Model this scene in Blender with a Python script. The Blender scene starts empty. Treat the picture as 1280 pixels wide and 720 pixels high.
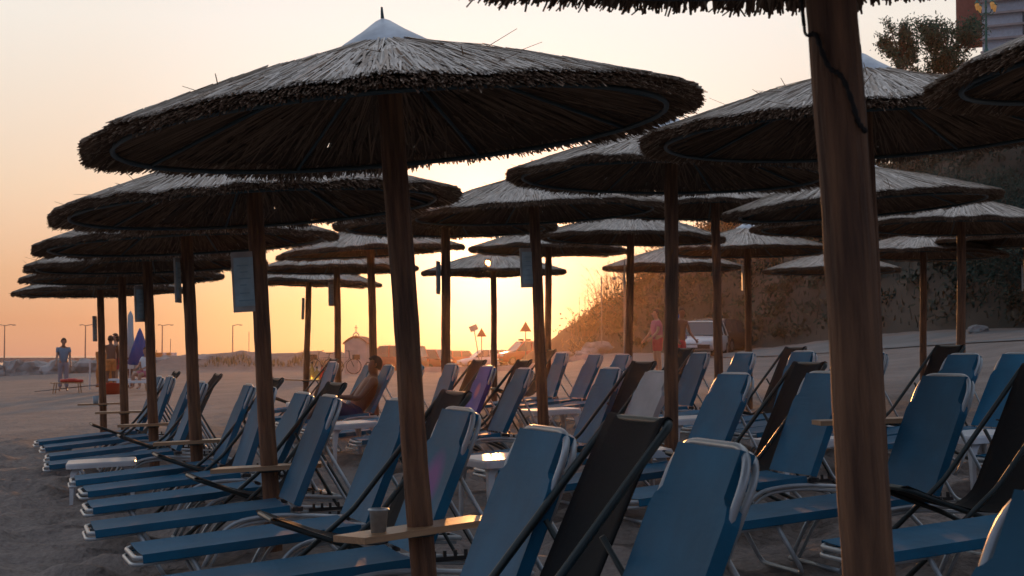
import bpy, bmesh, math, random
import numpy as np
from mathutils import Vector, Matrix, noise as mnoise
R = math.radians
sc = bpy.context.scene
COL = sc.collection
F, EYE = 2050.0, 1.2
SUN_EL, SUN_AZ = R(3.25), R(-0.84)          # azimuth from +Y towards +X
SUN_DIR = Vector((math.sin(SUN_AZ)*math.cos(SUN_EL), math.cos(SUN_AZ)*math.cos(SUN_EL), math.sin(SUN_EL)))
AX = Vector((.952, .306, 0)).normalized()    # landward direction, square to the rows

# ---------------------------------------------------------------- terrain
def sm(t): 
    t = np.clip(t, 0, 1); return t*t*(3-2*t)
def uof(x, y): return (x+.42)*.952+(y-6.65)*.306
def ground(x, y):
    x = np.asarray(x, float); y = np.asarray(y, float)
    u = uof(x, y)
    plane = .045*np.maximum(u, -16)
    cap = .4+1.5*sm((x+2)/12)
    k = .12
    h = np.clip(.5+.5*(cap-plane)/k, 0, 1)
    z = cap*(1-h)+plane*h-k*h*(1-h)
    z = z+.05*np.clip(u-15, 0, 15)*sm((x-8)/7)
    t = x/np.maximum(y, 1)
    drop = sm((y-104)/6)*sm((-.125-t)/.03)
    return z*(1-drop)-1.2*drop
def gz(x, y): return float(ground(x, y))
def at(px, d): return ((px-640)/F*d, d)
def zpx(py, d): return EYE+(445-py)/F*d

# ---------------------------------------------------------------- materials
def s2l(c):
    return tuple(((v/255)/12.92 if v/255 <= .04045 else ((v/255+.055)/1.055)**2.4) for v in c)
def nodes(name):
    m = bpy.data.materials.new(name); m.use_nodes = True
    nt = m.node_tree; b = nt.nodes['Principled BSDF']; return m, nt, b
def mat(name, col, rough=.6, metal=0, noise=0, nscale=8, bump=0, bscale=40, stretch=None, col2=None, spec=.5, trans=0, coord='Object'):
    m, nt, b = nodes(name)
    b.inputs['Roughness'].default_value = rough; b.inputs['Metallic'].default_value = metal
    b.inputs['Specular IOR Level'].default_value = spec
    b.inputs['Base Color'].default_value = (*col, 1)
    if trans: b.inputs['Transmission Weight'].default_value = trans
    if noise or bump or col2:
        tc = nt.nodes.new('ShaderNodeTexCoord'); mp = nt.nodes.new('ShaderNodeMapping')
        nt.links.new(tc.outputs[coord], mp.inputs[0])
        if stretch: mp.inputs['Scale'].default_value = stretch
    if noise or col2:
        n = nt.nodes.new('ShaderNodeTexNoise'); n.inputs['Scale'].default_value = nscale; n.inputs['Detail'].default_value = 5
        nt.links.new(mp.outputs[0], n.inputs['Vector'])
        cr = nt.nodes.new('ShaderNodeValToRGB')
        c2 = col2 or tuple(v*(1-noise) for v in col)
        c1 = col if col2 else tuple(min(1, v*(1+noise)) for v in col)
        cr.color_ramp.elements[0].position = .35; cr.color_ramp.elements[0].color = (*c2, 1)
        cr.color_ramp.elements[1].position = .65; cr.color_ramp.elements[1].color = (*c1, 1)
        nt.links.new(n.outputs['Fac'], cr.inputs[0]); nt.links.new(cr.outputs[0], b.inputs['Base Color'])
    if bump:
        n2 = nt.nodes.new('ShaderNodeTexNoise'); n2.inputs['Scale'].default_value = bscale; n2.inputs['Detail'].default_value = 4
        nt.links.new(mp.outputs[0], n2.inputs['Vector'])
        bp = nt.nodes.new('ShaderNodeBump'); bp.inputs['Strength'].default_value = bump; bp.inputs['Distance'].default_value = .02
        nt.links.new(n2.outputs['Fac'], bp.inputs['Height']); nt.links.new(bp.outputs[0], b.inputs['Normal'])
    return m
def attr_mat(name, rough=.85, translucent=0):
    m, nt, b = nodes(name)
    a = nt.nodes.new('ShaderNodeAttribute'); a.attribute_name = 'tint'
    nt.links.new(a.outputs['Color'], b.inputs['Base Color']); b.inputs['Roughness'].default_value = rough
    b.inputs['Specular IOR Level'].default_value = .25
    if translucent:
        tr = nt.nodes.new('ShaderNodeBsdfTranslucent'); mx = nt.nodes.new('ShaderNodeMixShader')
        mx.inputs[0].default_value = translucent
        nt.links.new(a.outputs['Color'], tr.inputs['Color'])
        out = nt.nodes['Material Output']
        nt.links.new(b.outputs[0], mx.inputs[1]); nt.links.new(tr.outputs[0], mx.inputs[2]); nt.links.new(mx.outputs[0], out.inputs[0])
    return m
M = {}
M['thatch'] = attr_mat('thatch_reed', .8, .12)
M['leaf'] = attr_mat('leaf', .8, .05)
M['grass'] = attr_mat('dry_grass', .8, .35)
M['pole'] = mat('weathered_pole', (.26, .125, .062), .65, col2=(.10, .047, .026), nscale=7, stretch=(5, 5, .45), bump=.9, bscale=16, spec=.4)
M['plank'] = mat('plank', (.46, .27, .14), .3, col2=(.33, .19, .10), nscale=6, stretch=(1, 12, 12), bump=.15)
M['zinc'] = mat('zinc', (.62, .66, .70), .45, .3, noise=.15, nscale=12)
M['iron'] = mat('green_iron', (.045, .07, .075), .5, .2)
def fabric(name, col, rough=.62, col2=None):
    m, nt, b = nodes(name)
    tc = nt.nodes.new('ShaderNodeTexCoord')
    w = nt.nodes.new('ShaderNodeTexNoise'); w.inputs['Scale'].default_value = 4; w.inputs['Detail'].default_value = 6
    nt.links.new(tc.outputs['Object'], w.inputs['Vector'])
    oi = nt.nodes.new('ShaderNodeObjectInfo')
    mr = nt.nodes.new('ShaderNodeMapRange'); mr.inputs[3].default_value = .55; mr.inputs[4].default_value = 1.4
    nt.links.new(w.outputs['Fac'], mr.inputs[0])
    mr2 = nt.nodes.new('ShaderNodeMapRange'); mr2.inputs[3].default_value = .8; mr2.inputs[4].default_value = 1.2
    nt.links.new(oi.outputs['Random'], mr2.inputs[0])
    mu = nt.nodes.new('ShaderNodeMath'); mu.operation = 'MULTIPLY'
    nt.links.new(mr.outputs[0], mu.inputs[0]); nt.links.new(mr2.outputs[0], mu.inputs[1])
    vm = nt.nodes.new('ShaderNodeVectorMath'); vm.operation = 'SCALE'; vm.inputs[0].default_value = col
    nt.links.new(mu.outputs[0], vm.inputs['Scale'])
    last = vm.outputs[0]
    if col2:                                  # a faded printed patch on the back panel
        cc, pos, rad = col2
        d = nt.nodes.new('ShaderNodeVectorMath'); d.operation = 'DISTANCE'; d.inputs[1].default_value = pos
        nt.links.new(tc.outputs['Object'], d.inputs[0])
        m2 = nt.nodes.new('ShaderNodeMapRange'); m2.inputs[1].default_value = rad; m2.inputs[2].default_value = rad*.4
        nt.links.new(d.outputs['Value'], m2.inputs[0])
        mx = nt.nodes.new('ShaderNodeMix'); mx.data_type = 'RGBA'
        nt.links.new(m2.outputs[0], mx.inputs[0]); nt.links.new(last, mx.inputs[6]); mx.inputs[7].default_value = (*cc, 1)
        last = mx.outputs[2]
    nt.links.new(last, b.inputs['Base Color'])
    b.inputs['Roughness'].default_value = rough; b.inputs['Specular IOR Level'].default_value = .3
    wv = nt.nodes.new('ShaderNodeTexNoise'); wv.inputs['Scale'].default_value = 5; wv.inputs['Detail'].default_value = 5; wv.inputs['Distortion'].default_value = .6
    mpw = nt.nodes.new('ShaderNodeMapping'); mpw.inputs['Scale'].default_value = (2.2, .55, 2.2)
    nt.links.new(tc.outputs['Object'], mpw.inputs[0]); nt.links.new(mpw.outputs[0], wv.inputs['Vector'])
    bp = nt.nodes.new('ShaderNodeBump'); bp.inputs['Strength'].default_value = .5; bp.inputs['Distance'].default_value = .012
    nt.links.new(wv.outputs['Fac'], bp.inputs['Height']); nt.links.new(bp.outputs[0], b.inputs['Normal'])
    return m
BLUE = (.005, .120, .225)
M['blue'] = fabric('blue_sling', BLUE)
M['pinkblue'] = fabric('blue_sling_pink_print', BLUE, col2=((.22, .08, .30), (1.24, 0, .66), .17))
M['purple'] = fabric('violet_sling', (.06, .07, .42), col2=((.45, .12, .2), (1.28, .02, .72), .1))
M['white_sling'] = fabric('white_sling', (.42, .40, .40))
M['black'] = fabric('black_sling', (.007, .0085, .010), .85)
M['tube'] = mat('white_tube', (.42, .46, .48), .35, .35, noise=.12, nscale=9)
M['dark_tube'] = mat('dark_green_tube', (.03, .045, .045), .4, .2)
M['ratchet'] = mat('black_plastic', (.02, .02, .02), .5)
M['plastic'] = mat('white_plastic', (.62, .64, .66), .28, noise=.1, nscale=6)
M['board_frame'] = mat('board_frame', (.42, .40, .36), .6, noise=.2)
M['board_face'] = mat('board_face', (.36, .50, .53), .35, noise=.12, nscale=15)
M['board_mark'] = mat('board_mark', (.24, .37, .42), .5)
M['cord'] = mat('cord', (.015, .013, .012), .8)
M['tin'] = mat('tin', (.45, .5, .52), .4, .6, noise=.2, nscale=20)
M['rock'] = mat('pale_rock', (.36, .36, .36), .85, col2=(.20, .21, .20), nscale=1.3, bump=.5, bscale=5)
M['plaster'] = mat('pale_plaster', (.52, .44, .42), .85, noise=.12, nscale=2, bump=.2)
M['tile'] = mat('roof_tile', (.30, .12, .08), .8, noise=.25, nscale=5, bump=.4, bscale=8)
M['skin'] = mat('skin', (.40, .22, .15), .5)
M['skin_tan'] = mat('tanned_skin', (.15, .065, .04), .5)
M['hair'] = mat('dark_hair', (.02, .014, .01), .7)
M['greyblue'] = mat('greyblue_cloth', (.16, .26, .36), .8)
M['grey_cloth'] = mat('grey_cloth', (.30, .28, .32), .8)
M['red_cloth'] = mat('red_cloth', (.45, .04, .06), .8)
M['pink_cloth'] = mat('pink_cloth', (.42, .12, .18), .8)
M['orange_cloth'] = mat('orange_cloth', (.62, .22, .06), .8, noise=.2)
M['white_cloth'] = mat('white_cloth', (.62, .66, .70), .8)
M['navy_cloth'] = mat('navy_cloth', (.01, .03, .10), .8)
M['parasol_blue'] = mat('parasol_blue', (.01, .07, .30), .7)
M['parasol_pale'] = mat('parasol_pale', (.40, .50, .56), .7)
M['red_plastic'] = mat('red_plastic', (.55, .035, .02), .35)
M['white_paint'] = mat('white_car_paint', (.62, .64, .66), .25)
M['dark_paint'] = mat('dark_car_paint', (.03, .035, .04), .25)
M['red_paint'] = mat('red_car_paint', (.42, .05, .03), .3)
M['rust_paint'] = mat('maroon_car_paint', (.22, .04, .03), .35)
M['glass'] = mat('car_glass', (.06, .08, .09), .08, spec=.8)
M['rubber'] = mat('rubber', (.02, .02, .02), .8)
M['lamp_clear'] = mat('headlamp', (.7, .72, .75), .15)
M['lamp_red'] = mat('tail_lamp', (.5, .02, .01), .3)
M['metal'] = mat('grey_metal', (.20, .20, .20), .5, .5)
M['sign_red'] = mat('sign_red', (.35, .04, .03), .5)
M['sign_pale'] = mat('sign_pale', (.45, .38, .36), .5)
M['bark'] = mat('bark', (.10, .07, .05), .9, noise=.3)
M['house_wall'] = mat('house_wall', (.55, .60, .66), .8, noise=.08)
M['house_red'] = mat('house_red', (.36, .13, .10), .8, noise=.1)
M['asphalt'] = mat('road_surface', (.17, .165, .16), .85, noise=.15, nscale=.6, coord='Object')
M['green_post'] = mat('green_post', (.02, .16, .13), .45)
m, nt, b = nodes('bottle_glass'); b.inputs['Base Color'].default_value = (.95, .75, .22, 1); b.inputs['Transmission Weight'].default_value = .85; b.inputs['Roughness'].default_value = .15; M['bottle'] = m
m, nt, b = nodes('red_drink'); b.inputs['Base Color'].default_value = (.9, .10, .03, 1); b.inputs['Transmission Weight'].default_value = .7; b.inputs['Roughness'].default_value = .2; M['drink'] = m
m, nt, b = nodes('amber_globe'); b.inputs['Base Color'].default_value = (.9, .5, .15, 1); b.inputs['Emission Color'].default_value = (1, .42, .10, 1); b.inputs['Emission Strength'].default_value = .15; M['amber'] = m

def ground_mat():
    m, nt, b = nodes('beach_sand')
    g = nt.nodes.new('ShaderNodeNewGeometry')
    n1 = nt.nodes.new('ShaderNodeTexNoise'); n1.inputs['Scale'].default_value = .7; n1.inputs['Detail'].default_value = 8; n1.inputs['Roughness'].default_value = .65
    n2 = nt.nodes.new('ShaderNodeTexNoise'); n2.inputs['Scale'].default_value = 28; n2.inputs['Detail'].default_value = 6
    n3 = nt.nodes.new('ShaderNodeTexNoise'); n3.inputs['Scale'].default_value = 5.5; n3.inputs['Detail'].default_value = 5
    for n in (n1, n2, n3): nt.links.new(g.outputs['Position'], n.inputs['Vector'])
    cr = nt.nodes.new('ShaderNodeValToRGB')
    cr.color_ramp.elements[0].position = .3; cr.color_ramp.elements[0].color = (.165, .135, .12, 1)
    cr.color_ramp.elements[1].position = .72; cr.color_ramp.elements[1].color = (.36, .305, .27, 1)
    a = nt.nodes.new('ShaderNodeMix'); a.inputs[0].default_value = .45
    nt.links.new(n1.outputs['Fac'], a.inputs[2]); nt.links.new(n2.outputs['Fac'], a.inputs[3])
    nt.links.new(a.outputs[0], cr.inputs[0]); nt.links.new(cr.outputs[0], b.inputs['Base Color'])
    b.inputs['Roughness'].default_value = .95; b.inputs['Specular IOR Level'].default_value = .15
    b1 = nt.nodes.new('ShaderNodeBump'); b1.inputs['Strength'].default_value = .7; b1.inputs['Distance'].default_value = .02
    b2 = nt.nodes.new('ShaderNodeBump'); b2.inputs['Strength'].default_value = .8; b2.inputs['Distance'].default_value = .12
    nt.links.new(n2.outputs['Fac'], b1.inputs['Height']); nt.links.new(n3.outputs['Fac'], b2.inputs['Height'])
    nt.links.new(b2.outputs[0], b1.inputs['Normal']); nt.links.new(b1.outputs[0], b.inputs['Normal'])
    return m
M['sand'] = ground_mat()
M['soil'] = mat('hill_soil', (.10, .085, .068), .95, col2=(.05, .048, .04), nscale=.22, bump=1, bscale=1.2, spec=.1)
M['water'] = mat('sea_water', (.05, .09, .12), .12, bump=.3, bscale=.8)

# ---------------------------------------------------------------- mesh helpers
class MB:
    def __init__(s): s.v = []; s.f = []; s.c = []
    def add(s, vs, fs, col=None):
        o = len(s.v); s.v += [tuple(p) for p in vs]; s.f += [tuple(i+o for i in f) for f in fs]
        s.c += [col or (1, 1, 1)]*len(vs)
    def box(s, c, d, mtx=None, col=None):
        x, y, z = c; a, b, e = d[0]/2, d[1]/2, d[2]/2
        vs = [Vector((x+i*a, y+j*b, z+k*e)) for k in (-1, 1) for j in (-1, 1) for i in (-1, 1)]
        if mtx: vs = [mtx @ v for v in vs]
        s.add(vs, [(0, 2, 3, 1), (4, 5, 7, 6), (0, 1, 5, 4), (2, 6, 7, 3), (0, 4, 6, 2), (1, 3, 7, 5)], col)
    def tube(s, pts, r, n=8, cap=True, closed=False, col=None):
        pts = [Vector(p) for p in pts]; N = len(pts)
        rr = r if isinstance(r, (list, tuple)) else [r]*N
        rings = []; up = None
        for i, p in enumerate(pts):
            a = pts[i-1] if (i > 0 or closed) else p
            b = pts[(i+1) % N] if (i < N-1 or closed) else p
            t = (b-a)
            t = t.normalized() if t.length > 1e-9 else Vector((0, 0, 1))
            if up is None: up = t.orthogonal().normalized()
            up = (up-t*up.dot(t)); up = up.normalized() if up.length > 1e-6 else t.orthogonal().normalized()
            sd = t.cross(up)
            rings.append([p+(up*math.cos(2*math.pi*k/n)+sd*math.sin(2*math.pi*k/n))*rr[i] for k in range(n)])
        vs = [q for g in rings for q in g]; fs = []
        for i in range(N if closed else N-1):
            j = (i+1) % N
            for k in range(n):
                fs.append((i*n+k, i*n+(k+1) % n, j*n+(k+1) % n, j*n+k))
        if cap and not closed:
            fs.append(tuple(range(n))[::-1]); fs.append(tuple((N-1)*n+k for k in range(n)))
        s.add(vs, fs, col)
    def lathe(s, prof, n=16, c=(0, 0, 0), col=None):
        vs = []; fs = []
        for r, z in prof:
            for k in range(n):
                a = 2*math.pi*k/n; vs.append((c[0]+r*math.cos(a), c[1]+r*math.sin(a), c[2]+z))
        for i in range(len(prof)-1):
            for k in range(n): fs.append((i*n+k, i*n+(k+1) % n, (i+1)*n+(k+1) % n, (i+1)*n+k))
        s.add(vs, fs, col)
    def reed(s, p0, p1, w, col, side=None):
        p0 = Vector(p0); p1 = Vector(p1); t = (p1-p0).normalized()
        a = t.cross(side if side else Vector((0, 0, 1)))
        a = a.normalized()*w*.5 if a.length > 1e-6 else t.orthogonal().normalized()*w*.5
        b = t.cross(a).normalized()*w*.45
        s.add([p0-a, p0+a, p0+b, p1-a*.7, p1+a*.7, p1+b*.7], [(0, 1, 4, 3), (1, 2, 5, 4), (2, 0, 3, 5), (3, 4, 5)], col)
    def mesh(s, name, m, smooth=False, tint=False):
        me = bpy.data.meshes.new(name); me.from_pydata(s.v, [], s.f)
        if tint:
            at_ = me.color_attributes.new('tint', 'FLOAT_COLOR', 'POINT')
            arr = np.ones((len(s.v), 4), 'f'); arr[:, :3] = np.array(s.c, 'f'); at_.data.foreach_set('color', arr.ravel())
        me.materials.append(m)
        if smooth: me.polygons.foreach_set('use_smooth', [True]*len(me.polygons))
        me.update(); return me
def link(name, me, parent=None, loc=(0, 0, 0), rot=(0, 0, 0), scale=(1, 1, 1)):
    o = bpy.data.objects.new(name, me); COL.objects.link(o)
    o.location = loc; o.rotation_euler = rot; o.scale = scale
    if parent: o.parent = parent
    return o
def root(name, loc, label, cat, group=None, mtx=None, rz=0):
    o = bpy.data.objects.new(name, None); COL.objects.link(o); o.empty_display_size = .2
    if mtx is not None:
        mm = mtx.to_4x4(); mm.translation = Vector(loc); o.matrix_world = mm
    else: o.location = loc; o.rotation_euler = (0, 0, rz)
    tag(o, label, cat, group); return o
def tag(o, label=None, cat=None, group=None, kind=None):
    if label: o['label'] = label
    if cat: o['category'] = cat
    if group: o['group'] = group
    if kind: o['kind'] = kind
    return o
def arc(pts, r=.08, n=5):
    """round the inner corners of a polyline"""
    pts = [Vector(p) for p in pts]; out = [pts[0]]
    for i in range(1, len(pts)-1):
        a, b, c = pts[i-1], pts[i], pts[i+1]
        d1 = (a-b); d2 = (c-b); q = min(r, d1.length*.45, d2.length*.45)
        p0 = b+d1.normalized()*q; p2 = b+d2.normalized()*q
        for k in range(n+1):
            t = k/n; out.append(p0*(1-t)**2+b*2*t*(1-t)+p2*t*t)
    out.append(pts[-1]); return out

# ---------------------------------------------------------------- thatched umbrella meshes
RC = 1.25
def cone_z(r): 
    t = r/RC
    return .39*(1-t)+.006*math.sin(math.pi*t)-.018*math.sin(math.pi*min(1, t*2.2))*(t < .4545)
def canopy_mesh(seed, ray=None, ntop=8500, nrim=6500, nunder=2200):
    rnd = random.Random(seed); mb = MB()
    nz = lambda a, k=1: mnoise.noise(Vector((math.cos(a)*k*1.6+seed*3.1, math.sin(a)*k*1.6, seed*.7)))
    wob = lambda a, r: (.030*nz(a, 1.3)+.018*nz(a, 4.5))*(r/RC)**2+.012*nz(a+9, 6)*math.sin(math.pi*min(1, r/RC))
    rimr = lambda a: RC*(1+.035*nz(a)+.022*nz(a, 5))
    def clear(p0, p1):
        if ray is None: return True
        o, d, rad = ray
        for t in (0, .25, .5, .75, 1):
            p = Vector(p0).lerp(Vector(p1), t)-o
            if (p-d*p.dot(d)).length < rad: return False
        return True
    # shell (two skins) with a few slits
    NS, rings = 420, [.05, .2, .35, .5, .65, .8, .92, 1.02, 1.1, 1.17]
    slits = {(rnd.randrange(NS), rnd.randrange(3, 9)) for _ in range(80)}
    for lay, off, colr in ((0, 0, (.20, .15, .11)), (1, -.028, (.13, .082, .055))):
        vs = []; fs = []
        for r in rings:
            for k in range(NS):
                a = 2*math.pi*k/NS; rr = r*(rimr(a)/RC)
                vs.append((rr*math.cos(a), rr*math.sin(a), cone_z(r)+off+wob(a, r)))
        for i in range(len(rings)-1):
            for k in range(NS):
                if (k, i) in slits: continue
                q = (i*NS+k, i*NS+(k+1) % NS, (i+1)*NS+(k+1) % NS, (i+1)*NS+k)
                c = sum((Vector(vs[j]) for j in q), Vector())/4
                if not clear(c, c): continue
                fs.append(q)
        mb.add(vs, fs, colr)
    def slit_near(a, r0, r1):
        k = int((a % (2*math.pi))/(2*math.pi)*NS)
        for (sk, si) in slits:
            if abs(sk-k) <= 0 and r0 < rings[si+1] and r1 > rings[si]: return True
        return False
    def pt(r, a, z): return Vector((r*math.cos(a), r*math.sin(a), z+wob(a, r)))
    for i in range(ntop):
        a = rnd.random()*2*math.pi; r0 = .1+1.05*rnd.random()**.75; ln = rnd.uniform(.28, .75); r1 = min(r0+ln, rimr(a)-rnd.uniform(-.004, .03))
        if r1 <= r0+.05: continue
        a1 = a+rnd.gauss(0, .045)*(.3/r0 if r0 > .3 else 1)
        lift = rnd.uniform(.004, .018)
        p0 = pt(r0, a, cone_z(r0)+rnd.uniform(.0, .02)); p1 = pt(r1, a1, cone_z(r1)+lift)
        if slit_near(a, r0, r1) or not clear(p0, p1): continue
        t = rnd.random(); 
        base = (.78, .70, .61) if t < .68 else ((.58, .48, .39) if t < .95 else (.26, .17, .11))
        k = rnd.uniform(.7, 1.2)
        mb.reed(p0, p1, rnd.uniform(.006, .0125), tuple(c*k for c in base))
    for i in range(nrim):
        a = rnd.random()*2*math.pi; R1 = rimr(a)
        h = rnd.uniform(-.038, .004)
        r0 = rnd.uniform(1.13, 1.18); r1 = R1+rnd.gauss(-.006, .009)-(.015 if h < -.027 else 0)
        a1 = a+rnd.gauss(0, .012)
        p0 = pt(r0, a, cone_z(r0)+h*.8); p1 = pt(r1, a1, cone_z(min(r1, RC))+h+rnd.gauss(-.004, .008))
        if not clear(p0, p1): continue
        k = rnd.uniform(.6, 1.3); base = (.23, .14, .09) if rnd.random() < .75 else (.42, .30, .21)
        mb.reed(p0, p1, rnd.uniform(.006, .011), tuple(c*k for c in base))
    for i in range(420):                          # ragged hanging ends
        a = rnd.random()*2*math.pi; R1 = rimr(a)
        r0 = R1-rnd.uniform(.05, .12); p0 = pt(r0, a, cone_z(r0)-.028); p1 = pt(R1-rnd.uniform(0, .05), a+rnd.gauss(0, .02), -.030-rnd.uniform(.0, .018))
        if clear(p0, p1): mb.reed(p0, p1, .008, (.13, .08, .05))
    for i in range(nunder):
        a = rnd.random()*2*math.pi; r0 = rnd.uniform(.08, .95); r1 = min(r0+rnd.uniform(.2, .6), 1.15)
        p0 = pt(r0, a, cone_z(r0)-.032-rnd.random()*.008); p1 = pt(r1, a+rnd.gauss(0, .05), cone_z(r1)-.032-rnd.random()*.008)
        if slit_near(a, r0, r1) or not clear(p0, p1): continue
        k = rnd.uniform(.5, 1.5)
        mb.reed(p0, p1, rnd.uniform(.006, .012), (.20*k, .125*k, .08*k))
    for i in range(20):                           # strays sticking up
        a = rnd.random()*2*math.pi; r0 = rnd.uniform(.4, 1.2); p0 = pt(r0, a, cone_z(r0)+.01)
        p1 = pt(r0+rnd.uniform(.03, .12), a+rnd.gauss(0, .08), cone_z(r0)+rnd.uniform(.02, .085))
        if clear(p0, p1): mb.reed(p0, p1, .005, (.26, .16, .09))
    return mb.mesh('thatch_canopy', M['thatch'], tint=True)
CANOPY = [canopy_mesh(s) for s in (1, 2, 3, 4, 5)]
def small_meshes():
    d = {}
    mb = MB(); mb.lathe([(.19, .325), (.186, .342), (.09, .40), (.03, .442), (.0, .455)], 24); d['cap'] = mb.mesh('metal_cap', M['zinc'], True)
    mb = MB()
    mb.tube([(0, 0, .43), (0, 0, .475), (0.001, 0, .50)], [.009, .006, .004], 6)
    d['finial'] = mb.mesh('finial', M['iron'])
    mb = MB(); mb.tube([(1.115*math.cos(2*math.pi*k/64), 1.115*math.sin(2*math.pi*k/64), -.022) for k in range(64)], .011, 8, closed=True); d['ring'] = mb.mesh('support_ring', M['iron'], True)
    for k in range(8):
        mb = MB(); a = 2*math.pi*(k+.3)/8; mb.tube([(.04*math.cos(a), .04*math.sin(a), .33), (1.115*math.cos(a), 1.115*math.sin(a), -.02)], .008, 6); d['rib%d' % k] = mb.mesh('rib', M['iron'], True)
    mb = MB(); rnd = random.Random(5); pts = []; rr = []
    for i in range(40):
        z = -3.4+3.75*i/39; pts.append((.0025*math.sin(i*.5), .0025*math.cos(i*.35), z)); rr.append(.054-.0035*i/39+rnd.uniform(-.0012, .0012))
    mb.tube(pts, rr, 18); d['pole'] = mb.mesh('pole', M['pole'], True)
    mb = MB(); mb.box((0, 0, 0), (.68, .23, .026)); me = mb.mesh('tray', M['plank']); d['tray'] = me
    mb = MB(); mb.tube([(0.057*math.cos(2*math.pi*k/20), .057*math.sin(2*math.pi*k/20), 0) for k in range(20)], .009, 6, closed=True); d['collar'] = mb.mesh('tray_collar', M['iron'], True)
    mb = MB(); mb.box((0, 0, 0), (.15, .016, .37)); d['board'] = mb.mesh('notice_board', M['board_frame'])
    mb = MB(); mb.box((0, -.011, 0), (.12, .006, .30)); d['face'] = mb.mesh('board_panel', M['board_face'])
    mb = MB()
    for i, (w, z) in enumerate(((.07, .1), (.05, .06), (.075, .02), (.04, -.02), (.06, -.07), (.09, -.115))): mb.box((-.005+.006*(i % 3), -.0155, z), (w, .003, .007))
    d['lines'] = mb.mesh('faded_lettering', M['board_mark'])
    return d
S = small_meshes()
UC = [1, 0, 3, 2, 4, 1, 2, 2, 3, 4, 0, 1, 2, 3, 4, 1, 3, 0, 4, 2, 3, 1, 4, 0, 2, 3, 1, 0, 4]

def umbrella(px, d, top_px, y_rim, label, rib_rot=0, board=None, tray=None, tilt=0, var=0, group='thatched umbrellas on the beach', mesh=None, base_px=None, topy=None):
    """px: pole foot, top_px: pole at rim height; board=(height, side, yaw); tray=(height, yaw)"""
    x0, y0 = at(px, d); z0 = gz(x0, y0)
    z1 = zpx(y_rim, d); x1 = at(top_px, d)[0]
    up = Vector((x1-x0, (random.random()-.5)*.02, z1-z0)); H = up.length; up.normalize()
    X = Vector((1, 0, 0)); X = (X-up*X.dot(up)).normalized(); Y = up.cross(X)
    mt = Matrix((X, Y, up)).transposed()
    r = root('beach_umbrella', (x0, y0, z0), label, 'umbrella', group, mtx=mt)
    link('pole', S['pole'], r, (0, 0, H))
    link('thatch_canopy', mesh or CANOPY[UC.pop(0)], r, (0, 0, H), (0, -tilt, 0 if mesh else rib_rot))
    link('metal_cap', S['cap'], r, (0, 0, H), (0, -tilt, rib_rot)); link('finial', S['finial'], r, (0, 0, H), (0, -tilt, rib_rot))
    link('support_ring', S['ring'], r, (0, 0, H), (0, -tilt, rib_rot))
    for k in range(8): link('rib', S['rib%d' % k], r, (0, 0, H), (0, -tilt, rib_rot))
    if tray:
        t = link('tray', S['tray'], r, (tray[3] if len(tray) > 3 else 0, 0, tray[0]), (0, tray[2] if len(tray) > 2 else 0, tray[1])); link('tray_collar', S['collar'], r, (0, 0, tray[0]-.02))
    if board:
        h, side, yaw = board
        b = link('notice_board', S['board'], r, (side*.085, -.035, h), (0, 0, yaw)); link('board_panel', S['face'], b); link('faded_lettering', S['lines'], b)
    return r, H

# sun gap for the umbrella in front of the sun
def sun_canopy(px, d, y_rim):
    x, y = at(px, d); z = zpx(y_rim, d)
    o = Vector((0, 0, EYE))-Vector((x, y, z))
    return canopy_mesh(1, ray=(o, SUN_DIR, .06))

# ---------------------------------------------------------------- camera, sun, sky
cam = bpy.data.cameras.new('camera'); co = bpy.data.objects.new('camera', cam); COL.objects.link(co)
cam.sensor_width = 36; cam.lens = F/1280*36; cam.clip_start = .1; cam.clip_end = 20000
co.location = (0, 0, EYE); co.rotation_euler = (R(90)+math.atan(85/F), 0, 0)
cam.dof.use_dof = True; cam.dof.focus_distance = 10; cam.dof.aperture_fstop = 12
sc.camera = co
sl = bpy.data.lights.new('sun', 'SUN'); so = bpy.data.objects.new('sun', sl); COL.objects.link(so)
sl.energy = 2.0; sl.angle = R(.53); sl.color = (1, .42, .13)
so.rotation_euler = (-SUN_DIR).to_track_quat('-Z', 'Y').to_euler()
sc.view_settings.view_transform = 'Standard'; sc.view_settings.look = 'None'; sc.view_settings.exposure = 0; sc.view_settings.gamma = 1
w = bpy.data.worlds.new('World'); sc.world = w; w.use_nodes = True
nt = w.node_tree; N = nt.nodes; L = nt.links
bg = N['Background']
def mth(op, a, b=None, c=None, clamp=False):
    n = N.new('ShaderNodeMath'); n.operation = op; n.use_clamp = clamp
    for i, v in enumerate((a, b, c)):
        if v is None: continue
        if hasattr(v, 'links'): L.new(v, n.inputs[i])
        else: n.inputs[i].default_value = v
    return n.outputs[0]
tc = N.new('ShaderNodeTexCoord'); sep = N.new('ShaderNodeSeparateXYZ'); L.new(tc.outputs['Generated'], sep.inputs[0])
def ramp(fac, els):
    n = N.new('ShaderNodeValToRGB'); L.new(fac, n.inputs[0]); e = n.color_ramp.elements
    while len(e) < len(els): e.new(.5)
    for k, (p, c) in enumerate(els): e[k].position = p; e[k].color = (*c, 1)
    return n.outputs[0]
el = mth('POWER', mth('MAXIMUM', sep.outputs['Z'], 0.0), .5)      # sqrt(sin elevation)
q = lambda z: math.sqrt(z)
near = ramp(el, [(0, s2l((232, 178, 118))), (q(.03), s2l((239, 203, 148))), (q(.06), s2l((243, 220, 180))), (q(.11), s2l((243, 235, 219))), (q(.20), s2l((241, 241, 237))), (q(.4), s2l((222, 224, 226))), (q(.95), s2l((158, 168, 186)))])
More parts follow.
